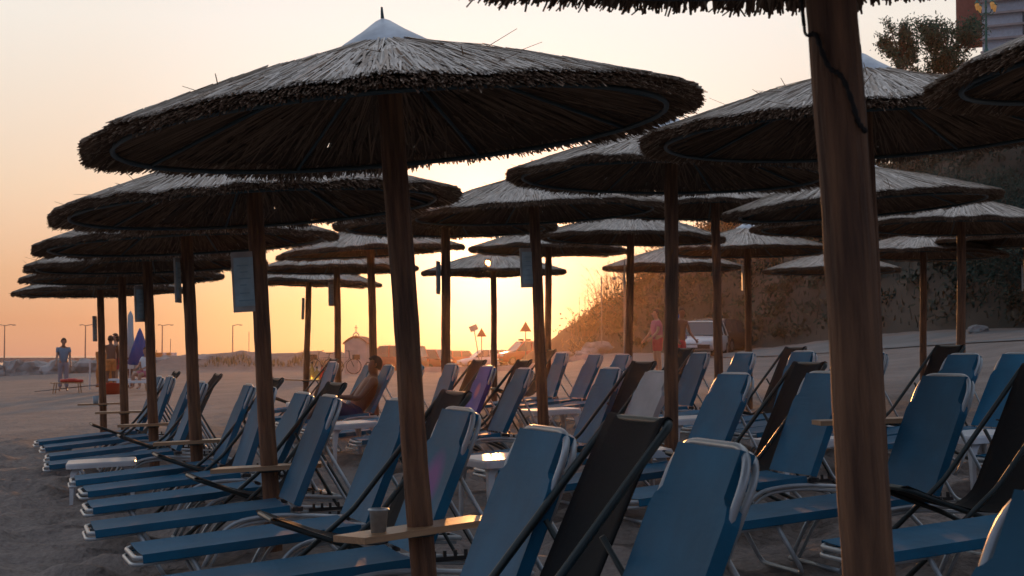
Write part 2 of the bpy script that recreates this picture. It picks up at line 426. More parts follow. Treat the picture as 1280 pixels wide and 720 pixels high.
far = ramp(el, [(0, s2l((200, 146, 124))), (q(.022), s2l((209, 157, 124))), (q(.05), s2l((218, 177, 143))), (q(.10), s2l((231, 209, 184))), (q(.20), s2l((240, 235, 226))), (q(.4), s2l((214, 214, 216))), (q(.95), s2l((158, 168, 186)))])
back = ramp(el, [(0, s2l((112, 108, 122))), (q(.05), s2l((128, 116, 128))), (q(.15), s2l((120, 126, 146))), (q(.4), s2l((130, 142, 164))), (q(.95), s2l((158, 168, 186)))])
hx = mth('SQRT', mth('SUBTRACT', 1.0, mth('MULTIPLY', sep.outputs['Z'], sep.outputs['Z'])))
ca = mth('DIVIDE', mth('ADD', mth('MULTIPLY', sep.outputs['X'], math.sin(SUN_AZ)), mth('MULTIPLY', sep.outputs['Y'], math.cos(SUN_AZ))), mth('MAXIMUM', hx, .001))
def rng(v, a, b_):
    n = N.new('ShaderNodeMapRange'); n.interpolation_type = 'SMOOTHSTEP'; L.new(v, n.inputs[0]); n.inputs[1].default_value = a; n.inputs[2].default_value = b_; return n.outputs[0]
fn = rng(ca, math.cos(R(14)), math.cos(R(1)))
fb = rng(ca, -.3, math.cos(R(24)))
def mix(f, a, b_):
    n = N.new('ShaderNodeMix'); n.data_type = 'RGBA'; L.new(f, n.inputs[0]); L.new(a, n.inputs[6]); L.new(b_, n.inputs[7]); return n.outputs[2]
sky = mix(fb, back, mix(fn, far, near))
dt = N.new('ShaderNodeVectorMath'); dt.operation = 'DOT_PRODUCT'; L.new(tc.outputs['Generated'], dt.inputs[0]); dt.inputs[1].default_value = SUN_DIR
ang = mth('ARCCOSINE', mth('MINIMUM', dt.outputs['Value'], 1.0))
def glow(width, strength, col):
    e = mth('MULTIPLY', mth('POWER', 2.71828, mth('MULTIPLY', mth('POWER', mth('DIVIDE', ang, R(width)), 2.0), -1.0)), strength)
    v = N.new('ShaderNodeVectorMath'); v.operation = 'SCALE'; v.inputs[0].default_value = col; L.new(e, v.inputs['Scale']); return v.outputs[0]
def vadd(a, b_):
    v = N.new('ShaderNodeVectorMath'); v.operation = 'ADD'; L.new(a, v.inputs[0]); L.new(b_, v.inputs[1]); return v.outputs[0]
disc = mth('LESS_THAN', ang, R(.27))
dv = N.new('ShaderNodeVectorMath'); dv.operation = 'SCALE'; dv.inputs[0].default_value = (5, 2.0, .40); L.new(disc, dv.inputs['Scale'])
tot = vadd(vadd(vadd(sky, glow(2.6, .6, (1, .93, .8))), glow(5.5, .07, (1, .7, .4))), dv.outputs[0])
nis = N.new('ShaderNodeTexSky'); nis.sky_type = 'NISHITA'; nis.sun_disc = False; nis.sun_elevation = SUN_EL; nis.sun_rotation = SUN_AZ
nis.dust_density = 2.0
nv = N.new('ShaderNodeVectorMath'); nv.operation = 'SCALE'; L.new(nis.outputs[0], nv.inputs[0]); nv.inputs['Scale'].default_value = .03
v10 = N.new('ShaderNodeVectorMath'); v10.operation = 'SCALE'; v10.inputs['Scale'].default_value = 10.0; L.new(tot, v10.inputs[0])
L.new(vadd(v10.outputs[0], nv.outputs[0]), bg.inputs['Color']); bg.inputs['Strength'].default_value = .1

# ---------------------------------------------------------------- ground, water, hill
def grid(xs, ys, fz, name, m, smooth=True):
    X, Y = np.meshgrid(xs, ys); Z = fz(X, Y)
    v = np.stack([X.ravel(), Y.ravel(), Z.ravel()], 1); nx, ny = len(xs), len(ys)
    i = np.arange((ny-1)*(nx-1)); a = (i//(nx-1))*nx+i % (nx-1)
    f = np.stack([a, a+1, a+nx+1, a+nx], 1)
    me = bpy.data.meshes.new(name); me.vertices.add(len(v)); me.vertices.foreach_set('co', v.astype('f').ravel())
    me.loops.add(f.size); me.loops.foreach_set('vertex_index', f.ravel().astype('i'))
    me.polygons.add(len(f)); me.polygons.foreach_set('loop_start', (np.arange(len(f))*4).astype('i'))
    me.polygons.foreach_set('use_smooth', np.ones(len(f), bool)); me.update(); me.validate(); me.materials.append(m)
    return link(name, me)
rs = np.random.RandomState(3)
TAB = rs.rand(256, 256)
def vn(x, y):
    xi = np.floor(x).astype(int); yi = np.floor(y).astype(int); fx = sm(x-xi); fy = sm(y-yi)
    g = lambda i, j: TAB[i % 256, j % 256]
    return (g(xi, yi)*(1-fx)+g(xi+1, yi)*fx)*(1-fy)+(g(xi, yi+1)*(1-fx)+g(xi+1, yi+1)*fx)*fy-.5
def span(a, b, st, gro, lim_lo, lim_hi):
    c = list(np.arange(a, b, st)); s = st; p = c[-1]
    while p < lim_hi: s *= gro; p += s; c.append(p)
    s = st; p = c[0]; lo = []
    while p > lim_lo: s *= gro; p -= s; lo.append(p)
    return np.array(lo[::-1]+c)
def gsand(X, Y):
    fade = 1/(1+(np.maximum(np.hypot(X, Y)-18, 0)/12)**2)
    return ground(X, Y)+fade*(.08*vn(X*1.9, Y*1.9)+.12*vn(X*4.0+40, Y*4.0)+.06*vn(X*8+9, Y*8))
tag(grid(span(-6.5, 7, .07, 1.12, -7000, 7000), span(3, 17, .07, 1.07, -7000, 9000), gsand, 'sand', M['sand']), kind='structure')
mb = MB(); mb.add([(-9000, -9000, -.55), (9000, -9000, -.55), (9000, 12000, -.55), (-9000, 12000, -.55)], [(0, 1, 2, 3)])
tag(link('sea', mb.mesh('sea', M['water'])), kind='structure')
def capy(y): return np.interp(y, [0, 78, 85, 90, 95, 100, 104, 108, 400], [17, 17, 13, 9.5, 7, 4.4, 1.6, .001, .001])
def bluff(x, y):
    u = uof(x, y)+3.0*vn(x*.09, y*.09)
    h = .95*np.maximum(u-30, 0); c = capy(y)
    h = c*(1-np.exp(-h/c*1.35))
    return h*(1+.35*vn(x*.2+7, y*.2))+.5*vn(x*.6, y*.6)*np.minimum(h, 1)
def hz(X, Y): 
    b_ = bluff(X, Y); return ground(X, Y)+b_-.25+.25*np.minimum(b_*4, 1)
tag(grid(np.arange(-20, 110, .8), np.arange(20, 190, .8), hz, 'hillside', M['soil']), kind='structure')
# road along the foot of the hill
mb = MB(); vs = []; fs = []
for i, y in enumerate(np.linspace(25, 66, 50)):
    for uu in (25.2, 28.6):
        x = (uu-.306*(y-6.65))/.952-.42
        for k in (0,): vs.append((x, y, gz(x, y)+.03))
for i in range(49): fs.append((2*i, 2*i+1, 2*i+3, 2*i+2))
mb.add(vs, fs); tag(link('road', mb.mesh('road', M['asphalt'])), kind='structure')

# ---------------------------------------------------------------- umbrellas
R1, R2, R3, R4, R5 = 'row nearest the sea', 'second row from the sea', 'third row from the sea', 'fourth row from the sea', 'hindmost row by the hill'
ordn = ['first', 'second', 'third', 'fourth', 'fifth', 'sixth', 'seventh', 'eighth', 'ninth', 'tenth', 'eleventh', 'twelfth', 'thirteenth', 'fourteenth', 'fifteenth', 'sixteenth', 'seventeenth', 'eighteenth']
random.seed(4)
P_, HP = umbrella(1112, 3.3, 1032, -176, 'umbrella with the thickest foreground pole, wrapped in black cord, canopy above the frame', .2, tilt=R(-1.6), var=1)
# black cord round the near pole
mb = MB(); cp = []
for i in range(60):
    t = i/59; a = R(186)+R(128)*t; rr = .060+.003*math.sin(t*19); cp.append((rr*math.cos(a), rr*math.sin(a), HP-.33-.24*t**1.4-.012*math.sin(t*17)))
mb.tube(cp, [.0032+.003*abs(math.sin(k*.9))*(k > 8) for k in range(60)], 6)
mb.tube([(-.060, -.006, HP-.33), (-.066, -.01, HP-.22), (-.06, -.015, HP-.16), (-.068, -.02, HP-.11), (-.062, -.03, HP-.06)], [.004, .004, .004, .009, .004], 6)
link('black_cord', mb.mesh('black_cord', M['cord'], True), P_)
A_, HA = umbrella(537, 6.65, 490, 160, 'large thatched umbrella with zinc cap, canopy tilted up to the right, tin on its tray', .25, tray=(.50, R(38), 0), tilt=R(1.2), var=0)
umbrella(344, 10.1, 318, 258, 'thatched umbrella with a pale blue notice board facing out, second canopy from the left front', .1, board=(1.66, -1, R(0)), tray=(.515, R(-3), 0, .0), tilt=R(.6), var=1)
umbrella(250, 13.6, 233, 303, 'thatched umbrella third from the front in the leftmost row, board edge-on left of pole', .5, board=(1.83, -1, R(86)), tray=(.49, R(8)), tilt=R(.4), var=2)
umbrella(195, 17, 184, 331, 'thatched umbrella with slanted blue board on its pole, fourth in the leftmost row', .7, board=(1.74, -1, R(60)), tray=(.49, R(-6)), var=0)
umbrella(158, 20.5, 152, 348, 'thatched umbrella fifth from the front in the leftmost row, thin tray on bare pole', .2, tray=(.5, R(4)), var=1)
umbrella(131, 24, 125, 364, 'farthest and lowest thatched umbrella of the leftmost row, small cup on its tray', .9, board=(1.6, -1, R(85)), tray=(.5, R(0)), var=2)
umbrella(1640, 5.9, 1604, 52, 'thatched canopy cut off by the upper right edge of the frame, near the trees', .3, tilt=R(3.5), var=2)
umbrella(1100, 9.15, 1083, 165, 'zinc-capped thatched umbrella right behind the thick foreground pole', .6, tray=(.70, R(2)), tilt=R(.5), var=1)
umbrella(838, 12.2, 840, 219, 'thatched umbrella on the dark straight pole between the big left and right canopies', .15, var=2)
umbrella(681, 15.4, 668, 265, 'thatched umbrella with bluish board hanging left of its pole, beside the setting sun', .8, board=(1.88, -1, R(25)), tilt=R(.5), var=0)
umbrella(558, 18.45, 557, 284, 'thatched umbrella whose pole stands just left of the sun glow', .35, board=(1.93, -1, R(80)), var=1)
umbrella(470, 21.8, 463, 314, 'thatched umbrella over the man reclining on the beach lounger', .55, tilt=R(2), var=2)
umbrella(424, 25.5, 421, 336, 'thatched umbrella whose pole stands in front of the bicycles and left of the chapel', .05, board=(2.0, -1, R(60)), var=0)
r383, H383 = umbrella(382, 28.3, 386, 353, 'thatched umbrella with bottles glowing on its tray, last of the second row', .4, board=(1.85, -1, R(85)), tray=(.62, R(-5)), var=1)
umbrella(1096, 15.0, 1078, 257, 'low wide dark canopy behind the thick foreground pole, tip over the right pole', .2, tilt=R(1), var=0)
umbrella(899, 18.9, 895, 261, 'thatched umbrella whose pole stands in front of the parked white car', .5, var=1)
umbrella(784, 22, 789, 297, 'thatched umbrella standing before the backlit canes, bright thatch on its left', .75, var=2, board=(2.0, -1, R(86)))
umbrella(684, 25.2, 686, 312, 'far canopy showing behind the board pole, right above the triangular signs', .3, var=0)
umbrella(618, 28, 617, 340, 'small round thatched umbrella with the setting sun flaring through its roof', .6, mesh=sun_canopy(617, 28, 340))
umbrella(1200, 19.5, 1203, 283, 'dark thatched umbrella at right, its pole lit orange on the left edge', .4, var=2)
umbrella(1055, 22.2, 1057, 286, 'dark canopy mostly hidden behind the thick foreground pole, fourth row', .3, var=0)
umbrella(936, 24.6, 935, 314, 'pale-topped umbrella just right of the dark hatchback, orange-lit board on its pole', .85, board=(1.95, -1, R(88)), var=1)
umbrella(842, 28.8, 841, 334, 'small far thatched umbrella between the canes and the white car', .15, var=2)
umbrella(1286, 23.6, 1285, 300, 'thatched umbrella at the right frame edge with orange-lit notice board', .6, board=(1.75, -1, R(70)), var=0)
umbrella(1153, 25, 1155, 318, 'pale-topped umbrella before the hillside, last pole left of the orange-edged pole', .25, var=1)
umbrella(1042, 30, 1041, 338, 'small far canopy before the hillside, its pointed tip left of the thick pole', .45, var=2)

# ---------------------------------------------------------------- sun loungers
HX, HZ, FZ = 1.14, .335, .275
BA = R(66); BL = .68
def lounger_parts(BA):
    d = {}
    bx = lambda t: HX+math.cos(BA)*BL*t; bz = lambda t: HZ+math.sin(BA)*BL*t
    # seat sling, wraps round the side tubes
    def sling(pts, wf, sag, name, m='blue', nrm=None):
        mb = MB(); cols = 12; vs = []; fs = []
        prof = []
        for (x, z, n) in pts:
            wv = wf(x, z)
            row = []
            for k in range(cols+1):
                t = -1+2*k/cols; s_ = sag*(1-t*t)
                row.append((x-n[0]*s_, t*wv, z-n[1]*s_))
            lip = .04
            row = [(x-n[0]*lip, -wv-.004, z-n[1]*lip)]+row+[(x-n[0]*lip, wv+.004, z-n[1]*lip)]
            prof.append(row)
        c = len(prof[0])
        for row in prof: vs += row
        for i in range(len(prof)-1):
            for k in range(c-1): fs.append((i*c+k, i*c+k+1, (i+1)*c+k+1, (i+1)*c+k))
        o = len(vs)
        vs2 = []
        for ri, row in enumerate(prof):
            n = pts[ri][2]
            vs2 += [(p[0]-n[0]*.004, p[1]*.992, p[2]-n[1]*.004) for p in row]
        vs += vs2; fs += [tuple(q+o for q in reversed(f)) for f in fs]
        # close the rim
        nR = len(prof)
        edge = [k for k in range(c)]+[i*c+c-1 for i in range(1, nR)]+[(nR-1)*c+k for k in range(c-2, -1, -1)]+[i*c for i in range(nR-2, 0, -1)]
        for a, b_ in zip(edge, edge[1:]+edge[:1]): fs.append((a, a+o, b_+o, b_))
        mb.add(vs, fs); return mb
    sa = math.atan2(HZ-FZ, HX)
    seat = [(.03+t*(HX-.06), FZ+.022+(HZ-FZ)*t, (-math.sin(sa), math.cos(sa))) for t in [i/10 for i in range(11)]]
    d['seat'] = sling(seat, lambda x, z: .266, .008, 'seat').mesh('seat_sling', M['blue'])
    nb = (-math.sin(BA), math.cos(BA))
    def bw(x, z):
        t = (z-HZ)/(math.sin(BA)*BL)
        return .274 if t < .76 else (.274-.055*min(1, (t-.76)/.03))
    ts = [.03, .15, .3, .45, .6, .7, .755, .765, .79, .85, .92, .985]
    bpts = [(bx(t)+nb[0]*.02, bz(t)+nb[1]*.02, nb) for t in ts]
    for key, mm in (('back', 'blue'), ('back_pink', 'pinkblue'), ('back_purple', 'purple'), ('back_white', 'white_sling')):
        d[key] = sling(bpts, bw, .009, key).mesh('back_sling', M[mm])
    # white towelling cover hides the whole back
    mb = sling([(bx(t)+nb[0]*.03, bz(t)+nb[1]*.03, nb) for t in [0, .2, .4, .6, .8, .95, 1.03]], lambda x, z: .285, .01, 't'); d['towel'] = mb.mesh('towel', M['white_sling'], True)
    r = .0125
    # foot/seat frame
    for key, off in (('seat_frame', 0),):
        mb = MB()
        mb.tube(arc([(HX, -.255, HZ), (.0, -.255, FZ), (.0, .255, FZ), (HX, .255, HZ)], .09, 6), r, 8)
        mb.tube(arc([(.30, -.235, FZ-.012), (-.015, -.235, FZ-.032), (-.015, .235, FZ-.032), (.30, .235, FZ-.012)], .08, 6), r*.85, 8)
        d[key] = mb.mesh('seat_frame', M['tube'], True)
    mb = MB()
    mb.tube(arc([(HX, -.262, HZ), (bx(1), -.262, bz(1)), (bx(1), .262, bz(1)), (HX, .262, HZ)], .13, 8), r, 8)
    o = .032
    mb.tube(arc([(bx(.55)+o, -.25, bz(.55)), (bx(.985)+o, -.25, bz(.985)-.012), (bx(.985)+o, .25, bz(.985)-.012), (bx(.55)+o, .25, bz(.55))], .12, 8), r*.9, 8)
    d['back_frame'] = mb.mesh('back_frame', M['tube'], True)
    # front leg
    mb = MB(); mb.tube(arc([(.26, -.24, FZ), (.40, -.25, .01), (.40, .25, .01), (.26, .24, FZ)], .06, 5), r, 8); d['front_leg'] = mb.mesh('leg', M['tube'], True)
    mb = MB()
    for s_ in (-1, 1):
        mb.tube(arc([(.58, s_*.285, .0), (.74, s_*.285, .285), (1.02, s_*.285, .315), (1.62, s_*.285, .25)], .16, 7), r, 8)
        mb.tube(arc([(.62, s_*.275, .0), (.775, s_*.275, .262), (1.02, s_*.275, .29), (1.6, s_*.275, .228)], .15, 7), r*.8, 8)
    mb.tube([(.58, -.285, .015), (.58, .285, .015)], r, 8); mb.tube([(1.62, -.285, .25), (1.62, .285, .25)], r, 8)
    d['rail'] = mb.mesh('side_rail', M['tube'], True)
    mb = MB(); mb.tube(arc([(1.2, -.25, .30), (1.47, -.25, .01), (1.47, .25, .01), (1.2, .25, .30)], .06, 5), r, 8); d['rear_leg'] = mb.mesh('leg', M['tube'], True)
    mb = MB()
    px_, pz_ = bx(.62), bz(.62)
    mb.tube(arc([(px_, -.23, pz_), (1.56, -.22, .265), (1.56, .22, .265), (px_, .23, pz_)], .05, 4), r*.8, 8); d['prop'] = mb.mesh('back_prop', M['tube'], True)
    for s_ in (-1, 1):
        mb = MB()
        mb.box((1.44, s_*.262, .268), (.26, .014, .02), Matrix.Translation((0, 0, 0)))
        for k in range(5): mb.box((1.34+.05*k, s_*.262, .288), (.014, .014, .035), None)
        mb.lathe([(0, -.012), (.03, -.012), (.03, .012), (0, .012)], 12, (HX+.015, s_*.275, HZ+.0))
        d['ratchet%d' % s_] = mb.mesh('ratchet', M['ratchet'])
    return d
LPS = [lounger_parts(R(a)) for a in (66, 62.5, 69.5)]
def deckchair_parts():
    d = {}
    mb = MB(); cols = 8; vs = []; fs = []
    ctrl = [(-.035, .47), (-.02, .478), (.10, .425), (.24, .365), (.38, .325), (.50, .315), (.60, .38), (.66, .50), (.74, .66), (.83, .84), (.915, 1.0), (.93, 1.012), (.945, 1.0)]
    pts = arc([(x, 0, z) for x, z in ctrl], .05, 2)
    n = len(pts)
    for i, p in enumerate(pts):
        for k in range(cols+1):
            t = -1+2*k/cols; vs.append((p.x+.012*(1-t*t), t*.226, p.z-.012*(1-t*t)))
    c = cols+1
    for i in range(n-1):
        for k in range(cols): fs.append((i*c+k, i*c+k+1, (i+1)*c+k+1, (i+1)*c+k))
    o = len(vs); vs += [(v[0]+.004, v[1], v[2]-.004) for v in vs]; fs += [tuple(q+o for q in reversed(f)) for f in fs]
    edge = [k for k in range(c)]+[i*c+c-1 for i in range(1, n)]+[(n-1)*c+k for k in range(c-2, -1, -1)]+[i*c for i in range(n-2, 0, -1)]
    for a, b_ in zip(edge, edge[1:]+edge[:1]): fs.append((a, a+o, b_+o, b_))
    mb.add(vs, fs); d['sling'] = mb.mesh('sling', M['black'], True)
    r = .0135
    mb = MB(); mb.tube(arc([(-.12, -.245, 0), (.45, -.245, .44), (.935, -.24, .99), (.935, .24, .99), (.45, .245, .44), (-.12, .245, 0)], .035, 5), r, 8); d['back_frame'] = mb.mesh('back_frame', M['dark_tube'], True)
    mb = MB(); mb.tube(arc([(.95, -.215, 0), (.42, -.215, .28), (-.02, -.215, .46), (-.02, .215, .46), (.42, .215, .28), (.95, .215, 0)], .05, 5), r, 8); d['seat_frame'] = mb.mesh('seat_frame', M['dark_tube'], True)
    mb = MB(); mb.tube(arc([(.70, -.25, .68), (.98, -.26, .16), (.98, .26, .16), (.70, .25, .68)], .05, 4), r*.7, 8); d['prop'] = mb.mesh('back_prop', M['dark_tube'], True)
    return d
DP = deckchair_parts()
def slope_frame(x, y, yaw=0):
    a = AX.copy(); a.rotate(Matrix.Rotation(yaw, 3, 'Z'))
    e = .3; dz = (gz(x+a.x*e, y+a.y*e)-gz(x-a.x*e, y-a.y*e))/(2*e)
    X = Vector((a.x, a.y, dz)).normalized(); Y = Vector((-a.y, a.x, 0)).normalized(); Z = X.cross(Y).normalized(); Y = Z.cross(X)
    return Matrix((X, Y, Z)).transposed()
def lounger(x, y, label, kind='back', yaw=0, var=0):
    r = root('sun_lounger', (x, y, gz(x, y)-.01), label, 'sun lounger', 'blue sling sun loungers', mtx=slope_frame(x, y, yaw))
    LP = LPS[var]
    link('seat_sling', LP['seat'], r); o = link('back_sling', LP[kind if kind != 'towel' else 'back'], r)
    if kind == 'back_pink': o['label'] = 'blue back with a faded pink print'
    if kind == 'back_purple': o['label'] = 'violet back with a small red print'
    link('seat_frame', LP['seat_frame'], r); link('back_frame', LP['back_frame'], r); link('leg', LP['front_leg'], r); link('leg', LP['rear_leg'], r)
    link('side_rail', LP['rail'], r); link('back_prop', LP['prop'], r); link('ratchet', LP['ratchet-1'], r); link('ratchet', LP['ratchet1'], r)
    return r
def deckchair(x, y, label, yaw=0):
    r = root('deck_chair', (x, y, gz(x, y)), label, 'deck chair', 'black sling deck chairs', mtx=slope_frame(x, y, yaw))
    link('sling', DP['sling'], r); link('back_frame', DP['back_frame'], r); link('seat_frame', DP['seat_frame'], r); link('back_prop', DP['prop'], r)
rl = random.Random(11)
ROWX = {1: lambda D: -.42-(D-6.65)*.3206, 2: lambda D: 2.05-(D-9.15)*.32+.0, 3: lambda D: 3.3-(D-15.3)*.32}
def place(row, D, kind, n, dx=0, yw=None):
    lx = ROWX[row](D); words = {1: 'row nearest the sea', 2: 'second row from the sea', 3: 'third row from the sea'}[row]
    jit = rl.uniform(-.06, .06)
    if row == 1 and D > 6: jit += (.14 if D < 7.5 else .27) if D < 9 else (.2 if D < 14 else .15)
    yaw = R(rl.uniform(-2.2, 2.2)) if yw is None else R(yw)
    jit += dx
    if kind == 'k':
        off = -.56+jit; x, y = lx+AX.x*off, D+AX.y*off
        deckchair(x, y, '%s black sling deck chair from the camera in the %s' % (ordn[n], words), yaw)
        return
    off = -1.21+jit; x, y = lx+AX.x*off, D+AX.y*off
    kd = {'b': 'back', 'p': 'back_pink', 'v': 'back_purple', 'w': 'back_white'}[kind]
    lab = '%s blue sun lounger from the camera in the %s' % (ordn[n], words)
    if kind == 'p': lab = 'blue sun lounger with a faded pink print on its back, by the tin tray'
    if kind == 'v': lab = 'sun lounger with a violet back and red print, behind the white plastic tables'
    if kind == 'w': lab = 'sun lounger with a pale grey white back among blue ones, mid picture'
    lounger(x, y, lab, kd, yaw, 0 if (row == 1 and D < 9) else rl.randrange(3))
rows = {1: [(2.78, 'b', .05, 0), (4.45, 'b', .10, -2), (4.95, 'k', -.10, 0), (5.45, 'b', .0, 0), (7.15, 'p', .07), (7.85, 'k'), (8.45, 'b'), (9.65, 'b'), (10.42, 'k'), (10.95, 'b'), (12.15, 'b'), (12.68, 'k'), (13.2, 'b'),
            (15.1, 'b'), (15.7, 'k'), (16.3, 'b'), (17.8, 'b'), (18.4, 'k'), (19.0, 'b')],
        2: [(7.5, 'b'), (8.15, 'k'), (8.8, 'b'), (10.1, 'b'), (10.62, 'k'), (11.2, 'b'), (12.55, 'w'), (13.06, 'k'), (13.58, 'b'), (15.75, 'b'), (16.25, 'k'), (16.75, 'v'), (17.6, 'k'), (18.1, 'b'), (19.4, 'b'), (21.1, 'b'), (22.2, 'b'), (24.3, 'b'), (24.9, 'k')],
        3: [(11.6, 'b'), (12.3, 'k'), (13.4, 'b'), (13.95, 'b'), (14.45, 'k'), (15.37, 'b'), (15.95, 'b'), (16.6, 'b'), (17.15, 'k'), (18.1, 'b'), (19.3, 'b'), (19.85, 'k'), (21.6, 'b'), (22.7, 'b'), (23.6, 'b'), (24.9, 'k')]}
for rw, lst in rows.items():
    nb_ = nk = 0
    for D, kd, *ex in lst:
        place(rw, D, kd, nk if kd == 'k' else nb_, *ex)
        if kd == 'k': nk += 1
        else: nb_ += (kd == 'b')

# ---------------------------------------------------------------- white plastic tables
def table_parts():
    d = {}; mb = MB(); a = .27
    out = arc([(-a, 0, 0), (-a, -a, 0), (a, -a, 0), (a, a, 0), (-a, a, 0), (-a, 0, 0)], .06, 4)[:-1]
    n = len(out); vs = [(p.x, p.y, .43) for p in out]+[(p.x*1.02, p.y*1.02, .415) for p in out]+[(p.x*1.02, p.y*1.02, .375) for p in out]+[(p.x*.93, p.y*.93, .375) for p in out]+[(p.x*.93, p.y*.93, .412) for p in out]
    fs = [tuple(range(n))]
    for i in range(4):
        for k in range(n): fs.append((i*n+k, (i+1)*n+k, (i+1)*n+(k+1) % n, i*n+(k+1) % n))
    fs.append(tuple(4*n+k for k in range(n))[::-1]); mb.add(vs, fs); d['top'] = mb.mesh('table_top', M['plastic'])
    for i, (sx, sy) in enumerate(((-1, -1), (1, -1), (1, 1), (-1, 1))):
        mb = MB(); vs = []
        for z, w_, o in ((0, .028, .255), (.2, .034, .25), (.33, .05, .24), (.378, .085, .222)):
            vs += [(sx*o, sy*o, z), (sx*(o-w_), sy*o, z), (sx*(o-w_), sy*(o-.012), z), (sx*(o-.012), sy*(o-.012), z), (sx*(o-.012), sy*(o-w_), z), (sx*o, sy*(o-w_), z)]
        fs = []
        for k in range(3):
            for j in range(6): fs.append((k*6+j, k*6+(j+1) % 6, (k+1)*6+(j+1) % 6, (k+1)*6+j))
        fs += [(0, 1, 2, 3), (0, 3, 4, 5), (18, 19, 20, 21), (18, 21, 22, 23)]
        mb.add(vs, fs); d['leg%d' % i] = mb.mesh('leg', M['plastic'])
    return d
TP = table_parts()
def table(px, py, d, label, yaw=0):
    x, y = at(px, d); r = root('plastic_table', (x, y, gz(x, y)-.01), label, 'table', 'white plastic beach tables', mtx=slope_frame(x, y, yaw))
    link('table_top', TP['top'], r)
    for i in range(4): link('leg', TP['leg%d' % i], r)
    return r
table(634, 0, 11.5, 'white plastic table with sun glints on top, right of the pink-printed lounger', R(8))
table(131, 0, 14.15, 'white plastic table at the foot of the leftmost loungers', R(-5)).scale = (1.05, 1.05, .80)
table(436, 0, 17.15, 'white plastic table in front of the reclining man', R(10))
table(786, 0, 11.65, 'white plastic table just left of the dark middle pole', R(-8))

table(862, 0, 15.4, 'white plastic table right of the dark middle pole, under blue loungers', R(0))
table(1222, 0, 11.8, 'white plastic table at far right between dark deck chair and blue lounger', R(5))
table(388, 0, 23.5, 'small far white table behind the reclining man, beside the bottles', R(5))
table(1000, 0, 12.0, 'white plastic table glimpsed left of the thick pole behind blue backs', R(0))
table(690, 0, 18.2, 'white plastic table low behind the board pole and blue backs', R(0))

# ---------------------------------------------------------------- small things on trays
def on_tray(r, lx, h, ly=0): return (r.matrix_world @ Vector((lx, ly, h)))
bpy.context.view_layer.update()
def yawpt(r, t, h, yaw): return r.matrix_world @ Vector((t*math.cos(yaw), t*math.sin(yaw), h))
mb = MB(); mb.lathe([(0, 0), (.030, 0), (.037, .085), (.041, .087), (.041, .095), (.034, .095), (.029, .01), (0, .01)], 20)
t_ = root('tin_pail', yawpt(A_, -.2, .511, R(38)), 'small grey tin ashtray pail on the nearest wooden tray', 'pail')
link('pail_body', mb.mesh('pail_body', M['tin'], True), t_)
mb = MB(); mb.tube([(.041*math.cos(a), .041*math.sin(a), .09) for a in [2*math.pi*k/20 for k in range(20)]], .003, 6, closed=True); link('rim', mb.mesh('rim', M['tin'], True), t_)
x, y = at(125, 23.9); mb = MB(); mb.lathe([(0, 0), (.035, 0), (.045, .11), (.038, .11), (.03, .01), (0, .01)], 14)
tag(link('drinking_cup', mb.mesh('drinking_cup', M['parasol_pale'], True), None, (x-.05, y, gz(x, y)+.512)), 'pale blue cup left on the tray of the farthest left umbrella', 'cup')
def bottle(t, h, hh, m, label, oy=0):
    p = r383.matrix_world @ Vector((t, oy, .632)); r = root('glass_bottle', p, label, 'bottle', 'bottles on the far tray')
    mb = MB(); mb.lathe([(0, 0), (.04, 0), (.042, .02), (.042, hh*.6), (.014, hh*.78), (.014, hh), (0, hh)], 14); link('bottle_glass', mb.mesh('bottle_glass', m, True), r)
    mb = MB(); mb.lathe([(.016, hh-.02), (.016, hh+.008), (0, hh+.008)], 10); link('bottle_cap', mb.mesh('bottle_cap', M['ratchet']), r)
bottle(.10, 0, .30, M['bottle'], 'taller yellow bottle glowing on the far tray, nearest the pole')
bottle(.185, 0, .22, M['bottle'], 'shorter yellow bottle on the far tray, middle of the three')
bottle(.27, 0, .25, M['drink'], 'red drink bottle on the far tray, rightmost of the three')
